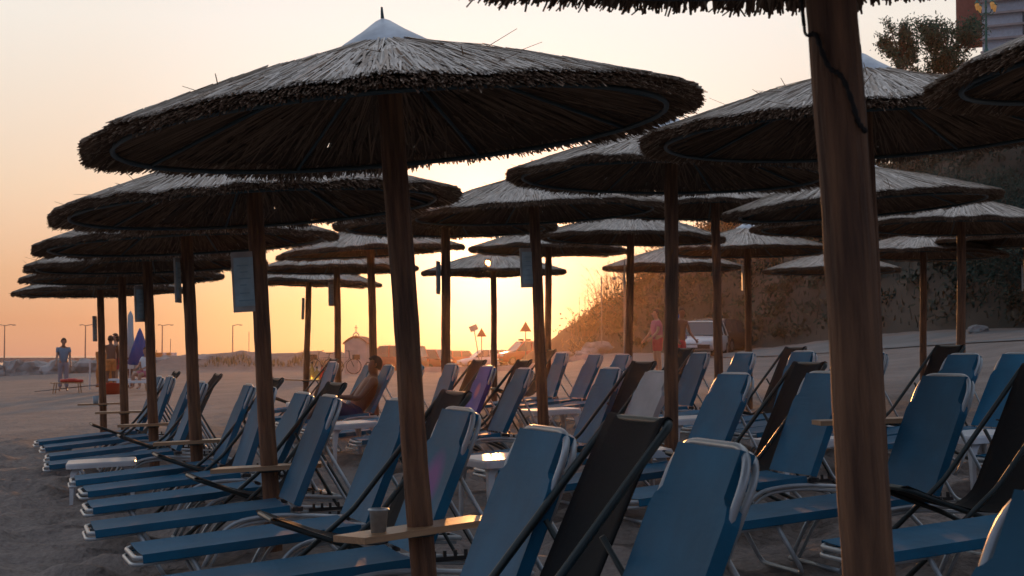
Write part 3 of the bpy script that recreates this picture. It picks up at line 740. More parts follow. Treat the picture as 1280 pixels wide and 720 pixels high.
# ---------------------------------------------------------------- people
def skin_mesh(name, pts, edges, radii, m, sub=2, rootv=0):
    me = bpy.data.meshes.new(name); me.from_pydata([tuple(p) for p in pts], edges, []); me.update()
    o = bpy.data.objects.new(name, me); COL.objects.link(o)
    o.modifiers.new('s', 'SKIN'); sv = me.skin_vertices[0].data
    for i, r in enumerate(radii): sv[i].radius = (r, r) if not isinstance(r, tuple) else r
    sv[rootv].use_root = True
    o.modifiers.new('d', 'SUBSURF').levels = sub
    dg = bpy.context.evaluated_depsgraph_get(); me2 = bpy.data.meshes.new_from_object(o.evaluated_get(dg))
    bpy.data.objects.remove(o); me2.name = name
    me2.materials.clear(); me2.materials.append(m)
    me2.polygons.foreach_set('use_smooth', [True]*len(me2.polygons)); return me2
def person(loc, yaw, J, label, skin, clothes=(), hair='short', scale=1.0, group=None):
    """J: joints, facing +x local"""
    r = root('person', loc, label, 'person', group, rz=yaw); r.scale = (scale,)*3
    V = {k: Vector(v) for k, v in J.items()}
    order = []; rad = []; E = []
    idx = {}
    def av(k, p, rd): idx[k] = len(order); order.append(p); rad.append(rd)
    rr = dict(pelvis=(.125, .15), spine=(.11, .135), chest=(.12, .165), neckb=(.07, .08), neck=.05, jaw=(.07, .062), head=(.092, .08), crown=(.07, .065))
    for k in ('pelvis', 'spine', 'chest', 'neckb', 'neck', 'jaw', 'head', 'crown'): av(k, V[k], rr[k] if isinstance(rr[k], tuple) else rr[k])
    ch = ['pelvis', 'spine', 'chest', 'neckb', 'neck', 'jaw', 'head', 'crown']
    E += [(idx[a], idx[b_]) for a, b_ in zip(ch, ch[1:])]
    for s_, sg in (('l', 1), ('r', -1)):
        for k, rd in (('sh', .055), ('el', .04), ('wr', .026), ('palm', (.036, .016))): av(k+s_, V[k+s_], rd)
        E += [(idx['chest'], idx['sh'+s_]), (idx['sh'+s_], idx['el'+s_]), (idx['el'+s_], idx['wr'+s_]), (idx['wr'+s_], idx['palm'+s_])]
        w_, p_ = V['wr'+s_], V['palm'+s_]; d_ = (p_-w_).normalized(); sd = d_.orthogonal().normalized(); sd2 = d_.cross(sd)
        for q_, (o_, ln) in enumerate(((-.027, .07), (-.009, .082), (.009, .078), (.027, .06))):
            k1, k2 = 'f%d%s' % (q_, s_), 'g%d%s' % (q_, s_)
            av(k1, p_+d_*ln*.55+sd*o_, .009); av(k2, p_+d_*ln+sd*o_+sd2*.015, .007)
            E += [(idx['palm'+s_], idx[k1]), (idx[k1], idx[k2])]
        av('t'+s_, w_+d_*.05+sd*.05, .010); av('tt'+s_, w_+d_*.085+sd*.06+sd2*.01, .008); E += [(idx['palm'+s_], idx['t'+s_]), (idx['t'+s_], idx['tt'+s_])]
        for k, rd in (('hip', .092), ('kn', .062), ('calf', .056), ('an', .038), ('toe', (.045, .025))): av(k+s_, V[k+s_], rd)
        E += [(idx['pelvis'], idx['hip'+s_]), (idx['hip'+s_], idx['kn'+s_]), (idx['kn'+s_], idx['calf'+s_]), (idx['calf'+s_], idx['an'+s_]), (idx['an'+s_], idx['toe'+s_])]
    link('body', skin_mesh('body', order, E, rad, skin), r)
    # head details
    up = (V['crown']-V['jaw']).normalized(); fw = Vector(J.get('look', (1, 0, 0))); fw = (fw-up*fw.dot(up)).normalized(); sd = up.cross(fw)
    mt = Matrix((fw, sd, up)).transposed().to_4x4(); mt.translation = V['head']
    mb = MB(); vs = []; fs = []; n1, n2 = 16, 10
    for i in range(n2+1):
        th = math.pi*i/n2*.62
        for k in range(n1):
            a = 2*math.pi*k/n1; lim = .62 if math.cos(a) > .3 else 1.0
            t2 = th*lim if i else 0
            vs.append(mt @ Vector((.104*math.sin(t2)*math.cos(a)-.008, .092*math.sin(t2)*math.sin(a), .118*math.cos(t2)+.012)))
    for i in range(n2):
        for k in range(n1): fs.append((i*n1+k, i*n1+(k+1) % n1, (i+1)*n1+(k+1) % n1, (i+1)*n1+k))
    mb.add(vs, fs)
    if hair == 'long': mb.tube([mt @ Vector((-.07, 0, .05)), mt @ Vector((-.09, 0, -.06)), mt @ Vector((-.09, 0, -.2))], [.07, .07, .03], 10)
    link('hair', mb.mesh('hair', M['hair'], True), r)
    mb = MB(); mb.add([mt @ Vector(p) for p in ((.088, -.014, -.035), (.088, .014, -.035), (.115, 0, -.03), (.092, 0, .01))], [(0, 1, 2), (0, 2, 3), (1, 3, 2), (0, 3, 1)]); link('nose', mb.mesh('nose', skin), r)
    for s_ in (-1, 1):
        mb = MB(); mb.lathe([(0, -.009), (.009, 0), (0, .009)], 8, mt @ Vector((.083, s_*.03, .008))); link('eye', mb.mesh('eye', M['hair']), r)
        mb = MB(); mb.tube([mt @ Vector((-.005, s_*.083, -.025)), mt @ Vector((-.012, s_*.095, 0)), mt @ Vector((-.005, s_*.086, .025))], .009, 6); link('ear', mb.mesh('ear', skin, True), r)
    for kind, m_ in clothes:
        if kind == 'tank':
            pts = [V['pelvis']+(V['pelvis']-V['spine'])*.3, V['spine'], V['chest'], V['chest'].lerp(V['neckb'], .6), V['chest'].lerp(V['shl'], .75), V['chest'].lerp(V['shr'], .75)]
            link('top', skin_mesh('top', pts, [(0, 1), (1, 2), (2, 3), (2, 4), (2, 5)], [(.14, .168), (.135, .16), (.145, .187), (.105, .125), .092, .092], m_), r)
        if kind == 'tee':
            pts = [V['pelvis']+(V['pelvis']-V['spine'])*.3, V['spine'], V['chest'], V['chest'].lerp(V['neckb'], .6), V['shl'], V['shr'], V['shl'].lerp(V['ell'], .55), V['shr'].lerp(V['elr'], .55)]
            link('top', skin_mesh('top', pts, [(0, 1), (1, 2), (2, 3), (2, 4), (2, 5), (4, 6), (5, 7)], [(.145, .172), (.138, .163), (.142, .185), (.085, .10), .075, .075, .062, .062], m_), r)
        if kind in ('shorts', 'pants'):
            f_ = .75 if kind == 'shorts' else 1
            pts = [V['pelvis']+(V['spine']-V['pelvis'])*.6, V['pelvis'], V['hipl'], V['hipr'], V['hipl'].lerp(V['knl'], f_), V['hipr'].lerp(V['knr'], f_)]; ed = [(0, 1), (1, 2), (1, 3), (2, 4), (3, 5)]; rd = [(.135, .16), (.145, .17), .112, .112, .092 if f_ < 1 else .08, .092 if f_ < 1 else .08]
            if kind == 'pants':
                pts += [V['anl'].lerp(V['knl'], .1), V['anr'].lerp(V['knr'], .1)]; ed += [(4, 6), (5, 7)]; rd += [.07, .07]
            link('trousers' if kind == 'pants' else 'shorts', skin_mesh('shorts', pts, ed, rd, m_, rootv=1), r)
        if kind == 'briefs':
            pts = [V['pelvis'], V['hipl'], V['hipr']]; link('swimwear', skin_mesh('swimwear', pts, [(0, 1), (0, 2)], [(.14, .165), .105, .105], m_), r)
    return r
def standing(arml=(0, 0), armr=(0, 0), lean=0, stride=0):
    J = dict(pelvis=(0, 0, .95), spine=(.01+lean*.3, 0, 1.12), chest=(lean, 0, 1.33), neckb=(lean*1.2-.01, 0, 1.46), neck=(lean*1.4, 0, 1.51), jaw=(lean*1.6+.03, 0, 1.57), head=(lean*1.7+.02, 0, 1.635), crown=(lean*1.8, 0, 1.70))
    for s_, sg, a in (('l', 1, arml), ('r', -1, armr)):
        sh = Vector((lean*1.1, sg*.175, 1.40)); f_, o_ = a
        el = sh+Vector((.27*math.sin(f_*.6), sg*(.03+.25*math.sin(o_)), -.27*math.cos(f_*.6)*math.cos(o_)))
        wr = el+Vector((.25*math.sin(f_*1.4+.15), sg*.02, -.25*math.cos(f_*1.4+.15)))
        pl = wr+(wr-el).normalized()*.075
        J.update({'sh'+s_: sh, 'el'+s_: el, 'wr'+s_: wr, 'palm'+s_: pl})
        st = stride*sg
        J.update({'hip'+s_: (0, sg*.09, .90), 'kn'+s_: (.02+st*.12, sg*.10, .49), 'calf'+s_: (-.01+st*.15, sg*.105, .33), 'an'+s_: (-.03+st*.2, sg*.105, .085), 'toe'+s_: (.13+st*.2, sg*.125, .03)})
    return J
def sitting(h=.42):
    J = dict(pelvis=(0, 0, h+.1), spine=(-.02, 0, h+.27), chest=(0, 0, h+.47), neckb=(.02, 0, h+.6), neck=(.03, 0, h+.65), jaw=(.07, 0, h+.71), head=(.06, 0, h+.775), crown=(.04, 0, h+.84))
    for s_, sg in (('l', 1), ('r', -1)):
        J.update({'sh'+s_: (0, sg*.175, h+.54), 'el'+s_: (.12, sg*.22, h+.32), 'wr'+s_: (.33, sg*.15, h+.24), 'palm'+s_: (.40, sg*.13, h+.21), 'hip'+s_: (.06, sg*.09, h+.08), 'kn'+s_: (.45, sg*.13, h+.06), 'calf'+s_: (.46, sg*.13, h-.1), 'an'+s_: (.44, sg*.13, .085), 'toe'+s_: (.59, sg*.15, .03)})
    return J
def reclining():
    # local x points to the feet; pelvis on a seat .36 high, torso leaning back (towards -x)
    J = dict(pelvis=(0, 0, .47), spine=(-.10, 0, .62), chest=(-.20, 0, .80), neckb=(-.26, 0, .93), neck=(-.265, 0, .965), jaw=(-.235, 0, 1.02), head=(-.255, 0, 1.085), crown=(-.28, 0, 1.15), look=(1, 0, .0))
    for s_, sg in (('l', 1), ('r', -1)):
        J.update({'sh'+s_: (-.22, sg*.18, .895), 'el'+s_: (-.02, sg*.23, .66), 'wr'+s_: (.22, sg*.17, .68), 'palm'+s_: (.29, sg*.15, .66),
                  'hip'+s_: (.05, sg*.09, .45), 'kn'+s_: (.44, sg*.12, .66), 'calf'+s_: (.52, sg*.12, .50), 'an'+s_: (.62, sg*.11, .40), 'toe'+s_: (.76, sg*.12, .385)})
    return J
def pl(px, d, dz=0): x, y = at(px, d); return (x, y, gz(x, y)+dz)
person(pl(80, 54), R(-75), standing((.25, .0), (.4, .02), .05), 'man standing on the sand in grey-blue top and pale trousers, far left', M['skin'], [('tee', M['greyblue']), ('pants', M['grey_cloth'])])
person(pl(139, 52), R(120), standing((.4, .2), (.3, .2), .02), 'bare-backed dark-haired person standing beside the orange towel, left of another', M['skin_tan'], [('shorts', M['orange_cloth'])])
person(pl(146, 53), R(200), standing((.9, .1), (.6, .1), .02), 'person in red shorts standing behind the bare-backed one, brown hair', M['skin'], [('shorts', M['red_cloth'])], 'long', 1.04)
person(pl(164, 55), R(180), standing((1.4, .1), (.3, .1)), 'person reaching out, mostly hidden behind an umbrella pole, left group', M['skin_tan'], [('tank', M['grey_cloth']), ('shorts', M['white_cloth'])])
person(pl(184, 50, .06), R(-120), sitting(.38), 'person in pale shirt sitting at right of the beach group, left background', M['skin'], [('tee', M['white_cloth']), ('shorts', M['pink_cloth'])], 'long')
person(pl(822, 44), R(200), standing((.5, .1), (.4, .1), .03), 'man in pale pink shirt standing left of the middle pole near the white car', M['skin'], [('tee', M['pink_cloth']), ('shorts', M['red_cloth'])])
person(pl(849, 40), R(-60), standing((.5, .05), (.4, .05), .06), 'sunburnt bare-chested man in red shorts in front of the white car', M['skin_tan'], [('shorts', M['red_cloth'])], 'short', .98)
# reclining man on his lounger (second row, D = 21.1)
D = 21.1; lx = ROWX[2](D)
px_, py_ = lx-AX.x*.26, D-AX.y*.26
person((px_, py_, gz(px_, py_)-.13), math.atan2(-AX.y, -AX.x), reclining(), 'bare-chested man in dark shorts reclining on a blue lounger, knees raised', M['skin_tan'], [('shorts', M['navy_cloth'])])

# ---------------------------------------------------------------- beach gear left background
x, y, z = pl(85, 51); t_ = root('folding_table', (x, y, z), 'low folding wooden table with red floats, beside the standing man', 'table', rz=R(5))
mb = MB(); mb.box((0, 0, .33), (.95, .5, .03)); link('table_top', mb.mesh('table_top', M['plank']), t_)
for sx in (-1, 1):
    for sy in (-1, 1):
        mb = MB(); mb.tube([(sx*.4, sy*.2, 0), (sx*.36, sy*.2, .315)], .018, 6); link('leg', mb.mesh('leg', M['plank']), t_)
for k, (dx, s_) in enumerate(((-.05, .16), (.16, .19), (.36, .15))):
    mb = MB(); n_ = 18; mb.tube([(s_*.7*math.cos(2*math.pi*i/n_), s_*.7*math.sin(2*math.pi*i/n_), .0) for i in range(n_)], s_*.33, 8, closed=True)
    tag(link('swim_ring', mb.mesh('swim_ring', M['red_plastic'], True), None, (x+dx, y-.05, z+.345+s_*.33)), ('leftmost', 'middle, largest', 'rightmost')[k]+' of the red swim floats lying on the low table', 'float', 'red floats on the low table')
mb = MB(); mb.tube([(0, 0, 0), (2.3, .3, .25)], [.012, .02], 6)
x, y, z = pl(44, 51); tag(link('bamboo_rod', mb.mesh('bamboo_rod', M['metal'], True), None, (x, y, z+.1)), 'long thin rod lying across toward the low table at far left', 'rod')
mb = MB(); mb.lathe([(0, 0), (.26, 0), (.36, .32), (.38, .33), (.35, .33), (.25, .03), (0, .03)], 20)
x, y, z = pl(139, 48); tag(link('plastic_tub', mb.mesh('plastic_tub', M['red_plastic'], True), None, (x, y, z)), 'red plastic tub on the sand between two left poles', 'tub')
mb = MB(); vs = []; nn = 12
for i in range(nn+1):
    for k in range(9): t = k/8; vs.append((t*.55-.27+.02*math.sin(i), .05*math.sin(t*9+i*.3), .1+1.15*i/nn))
mb.add(vs, [(i*9+k, i*9+k+1, (i+1)*9+k+1, (i+1)*9+k) for i in range(nn) for k in range(8)])
me = mb.mesh('hanging_towel', M['orange_cloth'], True); x, y, z = pl(131, 53); o = link('hanging_towel', me, None, (x, y, z)); sd_ = o.modifiers.new('t', 'SOLIDIFY'); sd_.thickness = .02
tag(o, 'orange beach towel hanging behind the leftmost visible pole', 'towel')
mb = MB(); mb.tube([(0, 0, 0), (0, 0, 1.0)], .03, 8); x, y, z = pl(113, 55)
tag(link('white_post', mb.mesh('white_post', M['plastic']), None, (x, y, z)), 'thin white post standing in the sand before the rocks', 'post')
def bench(px, d, label):
    x, y, z = pl(px, d); r = root('beach_bench', (x, y, z), label, 'bench', 'pale benches of the beach group')
    mb = MB(); mb.box((0, 0, .36), (1.3, .5, .06)); link('seat', mb.mesh('seat', M['white_cloth']), r)
    for sx in (-1, 1):
        mb = MB(); mb.tube(arc([(sx*.5, -.2, 0), (sx*.45, -.2, .33), (sx*.45, .2, .33), (sx*.5, .2, 0)], .05), .018, 6); link('leg', mb.mesh('leg', M['plank']), r)
bench(165, 50, 'pale bench under the closed parasols in the left group')
bench(178, 46, 'pale bench nearest the camera beside the seated person')
def parasol(px, d, h, rr, m, label, ln=0):
    x, y, z = pl(px, d); r = root('closed_parasol', (x, y, z), label, 'parasol', 'closed fabric parasols')
    mb = MB(); mb.tube([(0, 0, 0), (ln, 0, h)], .018, 8); link('pole', mb.mesh('pole', M['plastic']), r)
    mb = MB(); n_ = 16; vs = []; fs = []; pr = [(.015, h), (.08, h-.15), (rr*.6, h*.62+.2), (rr, h*.42), (rr*.8, h*.40)]
    for q_, z_ in pr:
        for k in range(n_): a = 2*math.pi*k/n_; f_ = 1+.22*math.cos(8*a)*(q_/rr); vs.append((q_*f_*math.cos(a)+ln*z_/h, q_*f_*math.sin(a), z_))
    for i in range(len(pr)-1):
        for k in range(n_): fs.append((i*n_+k, i*n_+(k+1) % n_, (i+1)*n_+(k+1) % n_, (i+1)*n_+k))
    mb.add(vs, fs); link('folded_canopy', mb.mesh('folded_canopy', m, True), r)
parasol(175, 52, 1.95, .33, M['parasol_blue'], 'dark blue half-closed parasol between two left poles')
parasol(163, 54, 2.55, .16, M['parasol_pale'], 'pale closed parasol leaning beside the blue one, partly behind a pole')
parasol(852, 42, 2.3, .24, M['parasol_blue'], 'closed blue parasol leaning right of the middle pole before the car', -.35)
mb = MB(); mb.tube([(-.0, 0, 0), (.45, 0, 2.35)][::-1], .014, 6); 

# ---------------------------------------------------------------- rocks, dune grass
def rock_mesh(seed, sq=1):
    bm = bmesh.new(); bmesh.ops.create_icosphere(bm, subdivisions=3, radius=1)
    for v in bm.verts:
        c = v.co.copy(); n = mnoise.noise(c*1.3+Vector((seed*5, 0, 0)))*.45+mnoise.noise(c*3.1+Vector((0, seed, 0)))*.15
        k = max(abs(c.x), abs(c.y), abs(c.z)); v.co = c/(k**.5)*(1+n); v.co.z *= .75
    me = bpy.data.meshes.new('rock'); bm.to_mesh(me); bm.free(); me.materials.append(M['rock']); return me
RK = [rock_mesh(s) for s in range(5)]
rk = random.Random(9); n_ = 0
words = ['low', 'rounded', 'flat-topped', 'slanting', 'blocky', 'broad', 'squat']
pxs = -12
while pxs < 268:
    s_ = rk.uniform(.75, 1.25); d = 100+rk.uniform(-1, 2)
    x, y = at(pxs, d); o = link('boulder', RK[n_ % 5], None, (x, y, gz(x, y)+.15), (0, 0, rk.uniform(0, 6)), (s_*1.1, s_*.9, .98-.15*rk.random()))
    tag(o, '%s pale boulder, %s counted from the left along the sea wall' % (words[n_ % 7], ordn[n_] if n_ < 18 else 'number %d' % (n_+1)), 'boulder', 'boulders of the sea wall'); n_ += 1
    pxs += s_*1.6/100*F
for px, d, s_, lb in ((748, 88, .62, 'large pale boulder below the backlit canes, right of the red car'), (700, 92, .45, 'small pale boulder left of the canes near the road'), (728, 86, .35, 'smallest pale rock beside the big boulder under the canes'), (1222, 52, .22, 'small white stone at the foot of the hill, far right')):
    x, y = at(px, d); tag(link('boulder', RK[int(px) % 5], None, (x, y, gz(x, y)+s_*.4), (0, 0, px), (s_*1.3, s_, s_)), lb, 'boulder')
def blades(name, n, fpos, hmin, hmax, w, cols, lean=.3, seed=1, kind='stuff', parent=None):
    rr = random.Random(seed); mb = MB()
    for i in range(n):
        x, y, z = fpos(rr); h = rr.uniform(hmin, hmax); a = rr.uniform(0, 6.28); l_ = rr.uniform(.2, 1)*lean*h
        dx, dy = math.cos(a)*l_, math.sin(a)*l_; b_ = rr.uniform(0, 3.14); wx, wy = math.cos(b_)*w/2, math.sin(b_)*w/2
        c = cols[rr.randrange(len(cols))]; k = rr.uniform(.7, 1.25); c = tuple(v*k for v in c)
        mb.add([(x-wx, y-wy, z-.05), (x+wx, y+wy, z-.05), (x+dx*.4+wx*.8, y+dy*.4+wy*.8, z+h*.6), (x+dx*.4-wx*.8, y+dy*.4-wy*.8, z+h*.6), (x+dx, y+dy, z+h)], [(0, 1, 2, 3), (3, 2, 4)], c)
    o = link(name, mb.mesh(name, M['grass'] if name == 'dune_grass' else M['leaf'], tint=True), parent)
    if kind: o['kind'] = kind
    return o
DRY = [(.30, .22, .12), (.22, .17, .10), (.14, .13, .07), (.38, .27, .15)]
def dune(rr):
    px = rr.uniform(238, 440); d = rr.uniform(96, 104); x, y = at(px, d); hump = .55+.3*math.sin(px*.07)+.2*math.sin(px*.17)
    return x, y, gz(x, y)+max(.1, hump*.9)*rr.uniform(.2, 1)
blades('dune_grass', 5000, dune, .1, .35, .05, DRY, seed=2)
# low sand ridge carrying the dune grass
xs = np.linspace(-22.5, -8.6, 90); ys = np.linspace(93, 108, 30)
tag(grid(xs, ys, lambda X, Y: ground(X, Y)*1.0+(1.05+.3*vn(X*.5, Y*.3)+.25*vn(X*1.7, Y))*np.exp(-((Y-100)/3.2)**2)*sm((X+22.5)/2)*sm((-8.6-X)/2)-.05, 'dune', M['sand']), kind='structure')
# scrub all over the hill
def on_hill(rr):
    while True:
        x, y = rr.uniform(2, 45), rr.uniform(40, 118); u = uof(x, y)
        if bluff(x, y) > .06 and u < 62 and x/y < .36 and x > .035*y:
            return x, y, float(hz(np.array(x), np.array(y)))
SCR = [(.06, .062, .048), (.05, .06, .045), (.09, .08, .06), (.03, .045, .036), (.04, .05, .04)]
blades('hill_scrub', 12000, on_hill, .1, .38, .05, SCR, .5, 3)
ml = MB(); rb = random.Random(77)
for i in range(1300):
    while True:
        x, y = rb.uniform(2, 45), rb.uniform(40, 104)
        if bluff(x, y) > .08 and uof(x, y) < 60 and .04*y < x < .36*y: break
    z = float(hz(np.array(x), np.array(y))); sz = rb.uniform(.25, .75)*(1 if rb.random() < .8 else 1.7); cc = rb.choice([(.05, .06, .042), (.018, .040, .028), (.026, .055, .036), (.035, .055, .04), (.09, .085, .06), (.013, .030, .022)])
    for k in range(int(90*sz)):
        v = Vector((rb.gauss(0, .5), rb.gauss(0, .5), abs(rb.gauss(0, .42))))*sz; c = Vector((x, y, z))+v
        a = Vector((rb.gauss(0, 1), rb.gauss(0, 1), rb.gauss(.5, 1))).normalized()*rb.uniform(.15, .34); b_ = a.orthogonal().normalized()*.06; kk = rb.uniform(.65, 1.3)
        ml.add([c, c+a*.5+b_, c+a, c+a*.5-b_], [(0, 1, 2, 3)], tuple(q_*kk for q_ in cc))
link('hill_bushes', ml.mesh('hill_bushes', M['leaf'], tint=True))['kind'] = 'stuff'
# canes against the light
def canes(px, d, n, h, label, seed, spread=1.2):
    x, y = at(px, d); z = float(hz(np.array(x), np.array(y))) if uof(x, y) > 29 else gz(x, y)
    r = root('cane_clump', (x, y, z), label, 'cane clump', 'dry canes on the slope')
    rr = random.Random(seed); mb = MB(); ml = MB()
    for i in range(n):
        bx_, by_ = rr.gauss(0, spread*.4), rr.gauss(0, spread*.4); hh = h*rr.uniform(.55, 1.1); a = rr.uniform(0, 6.28); l_ = rr.uniform(.1, .45)*hh
        ox, oy = math.cos(a)*l_-.18*hh, math.sin(a)*l_*.6
        p = [(bx_+ox*t*t, by_+oy*t*t, hh*t-.15*hh*t**3) for t in (0, .35, .7, 1)]
        mb.tube(p, [.016, .012, .008, .004], 4, col=(.20, .13, .07))
        for k in range(7):
            t = rr.uniform(.35, 1); q_ = Vector((bx_+ox*t*t, by_+oy*t*t, hh*t-.15*hh*t**3)); b_ = rr.uniform(0, 6.28); l2 = rr.uniform(.2, .45)
            e = q_+Vector((math.cos(b_)*l2, math.sin(b_)*l2, rr.uniform(.0, .3)))
            wv = Vector((-math.sin(b_), math.cos(b_), 0))*.018; c = rr.choice([(.34, .22, .10), (.26, .18, .09), (.42, .29, .15)])
            ml.add([q_-wv, q_+wv, e], [(0, 1, 2)], c)
    link('stems', mb.mesh('stems', M['grass'], tint=True), r); link('leaves', ml.mesh('leaves', M['grass'], tint=True), r)
cn = random.Random(8)
spots = [(728, 92, 1.5), (740, 94, 2.0), (752, 96, 2.2), (764, 96, 2.3), (776, 97, 2.2), (788, 97, 2.2), (800, 97, 2.0), (812, 97, 2.0), (824, 97, 1.9), (836, 96, 1.9), (848, 96, 1.8), (860, 95, 1.6)]
for i, (px, d, h) in enumerate(spots):
    canes(px, d, 46, h*.95, 'backlit dry cane clump on the slope, %s from the left edge of the hill' % ordn[i], 20+i, 1.6)

# ---------------------------------------------------------------- trees and shrubs
def tree(px, d, h, cw, label, seed, z=None, n=2600, cols=None, leaf=.11, cat='tree', sparse=1.0):
    x, y = at(px, d); z = z if z is not None else float(hz(np.array(x), np.array(y)))
    r = root(cat.replace(' ', '_'), (x, y, z), label, cat); rr = random.Random(seed)
    mb = MB(); mb.tube([(0, 0, -.3), (.05*h*.3, 0, h*.3), (0, .05*h, h*.6)], [h*.035, h*.026, h*.015], 8)
    tips = []
    for i in range(24):
        a = rr.uniform(0, 6.28); t0 = rr.uniform(.12, .6); p0 = Vector((.02*h, 0, h*t0)); rad = cw*rr.uniform(.35, 1)*.5
        p2 = Vector((math.cos(a)*rad, math.sin(a)*rad, h*min(.98, t0+rr.uniform(.18, .5)))); p1 = p0.lerp(p2, .5)+Vector((0, 0, h*.04))
        mb.tube([p0, p1, p2], [h*.013, h*.008, h*.003], 5); tips.append((p1, p2))
    link('trunk', mb.mesh('trunk', M['bark'], True), r)
    ml = MB(); cols = cols or [(.012, .075, .05), (.02, .10, .06), (.01, .05, .04), (.035, .11, .06)]
    for i in range(n):
        p1, p2 = rr.choice(tips); c = p1.lerp(p2, rr.random()**.6)+Vector((rr.gauss(0, 1), rr.gauss(0, 1), rr.gauss(0, .8)))*cw*.075*sparse
        a = Vector((rr.gauss(0, 1), rr.gauss(0, 1), rr.gauss(0, 1))).normalized()*leaf*rr.uniform(.6, 1.2); b_ = a.orthogonal().normalized()*leaf*.22
        ml.add([c, c+a*.5+b_, c+a, c+a*.5-b_], [(0, 1, 2, 3)], rr.choice(cols))
    link('crown', ml.mesh('crown', M['leaf'], tint=True), r)
def ztree(py, d): return zpx(py, d)
tree(1126, 62, 2.9, 2.0, 'feathery green tree on the hilltop, left of the other, behind the zinc-capped canopy', 31, z=zpx(122, 62), n=3400, leaf=.17, sparse=.8)
tree(1188, 64, 3.2, 2.7, 'denser rounded green tree on the hilltop beside the house', 32, z=zpx(124, 64), n=8500, leaf=.17, sparse=1.1)
DG = [(.02, .045, .035), (.03, .06, .045), (.015, .035, .025)]
for i, (px, d, h, cw) in enumerate(((1235, 58, 3.6, 5), (1262, 55, 3.2, 4.5), (1208, 61, 2.6, 4), (1292, 52, 3.6, 5))):
    tree(px, d, h, cw, 'dark green bush at the foot of the hill, %s from the left at far right' % ordn[i], 40+i, n=5200, cols=DG, cat='shrub', leaf=.16, sparse=1.7)
for i, (px, d, h) in enumerate(((703, 105, .95), (720, 100, .7), (745, 100, .8), (690, 108, .6), (478, 92, 1.3))):
    x, y = at(px, d); tree(px, d, h, h*1.3, ['spindly little plant on the horizon right of the board pole', 'low dark shrub just left of the hill edge', 'low shrub behind the large pale boulder', 'tiny shrub on the horizon close to the board pole', 'leafy sprig growing right of the little chapel'][i], 60+i, z=gz(x, y), n=600, cat='shrub', leaf=.09, cols=[(.09, .08, .04), (.12, .09, .05)])

# ---------------------------------------------------------------- chapel
x, y, z = pl(449, 75); z -= .05
c_ = root('roadside_chapel', (x, y, z), 'tiny pale plastered chapel with bell arch and cross on the roof', 'chapel', rz=R(-12))
W, Dp, Hh = 1.02, 1.15, 1.42
mb = MB(); n_ = 9; prof = [(-W/2, 0), (-W/2, Hh)]+[(-W/2+W*(k/n_), Hh+.24*math.sin(math.pi*k/n_)) for k in range(1, n_)]+[(W/2, Hh), (W/2, 0)]
vs = [(a, -Dp/2, b_) for a, b_ in prof]+[(a, Dp/2, b_) for a, b_ in prof]; k_ = len(prof)
mb.add(vs, [tuple(range(k_)), tuple(range(k_, 2*k_))[::-1]]+[(i, (i+1) % k_, k_+(i+1) % k_, k_+i) for i in range(k_)]); link('wall', mb.mesh('wall', M['plaster']), c_)
mb = MB(); ro = [(-W/2-.08, Hh-.03)]+[(-W/2-.05+(W+.1)*(k/n_), Hh+.01+.28*math.sin(math.pi*k/n_)) for k in range(0, n_+1)]+[(W/2+.08, Hh-.03)]
ri = [(a*.98, b_+.05) for a, b_ in ro]; vs = []; 
for yy in (-Dp/2-.06, Dp/2+.06): vs += [(a, yy, b_) for a, b_ in ro]+[(a, yy, b_) for a, b_ in ri]
m_ = len(ro); fs = []
for i in range(m_-1): fs += [(i, i+1, m_+i+1, m_+i), (2*m_+i, 3*m_+i, 3*m_+i+1, 2*m_+i+1), (m_+i, m_+i+1, 3*m_+i+1, 3*m_+i), (i, 2*m_+i, 2*m_+i+1, i+1)]
mb.add(vs, fs); link('roof', mb.mesh('roof', M['tile']), c_)
dr = MB(); dr.box((-.1, -Dp/2-.012, .58), (.46, .02, 1.1)); do = link('door', dr.mesh('door', M['sign_pale']), c_)
mb = MB(); mb.box((.1, -Dp/2-.03, .58), (.03, .02, .1)); link('handle', mb.mesh('handle', M['metal']), do)
mb = MB(); mb.tube([(-.13, -Dp/2+.1, Hh+.2), (-.13, -Dp/2+.1, Hh+.34)]+[(-.13*math.cos(t), -Dp/2+.1, Hh+.36+.13*math.sin(t)) for t in [math.pi*k/8 for k in range(9)]]+[(.13, -Dp/2+.1, Hh+.2)], .03, 6); link('bell_arch', mb.mesh('bell_arch', M['plaster']), c_)
mb = MB(); mb.lathe([(.05, 0), (.04, .06), (.015, .09), (0, .09)], 10, (0, -Dp/2+.1, Hh+.3)); link('bell', mb.mesh('bell', M['metal']), c_)
mb = MB(); mb.box((0, -Dp/2+.1, Hh+.66), (.03, .03, .34)); mb.box((0, -Dp/2+.1, Hh+.71), (.17, .028, .03)); link('cross', mb.mesh('cross', M['metal']), c_)

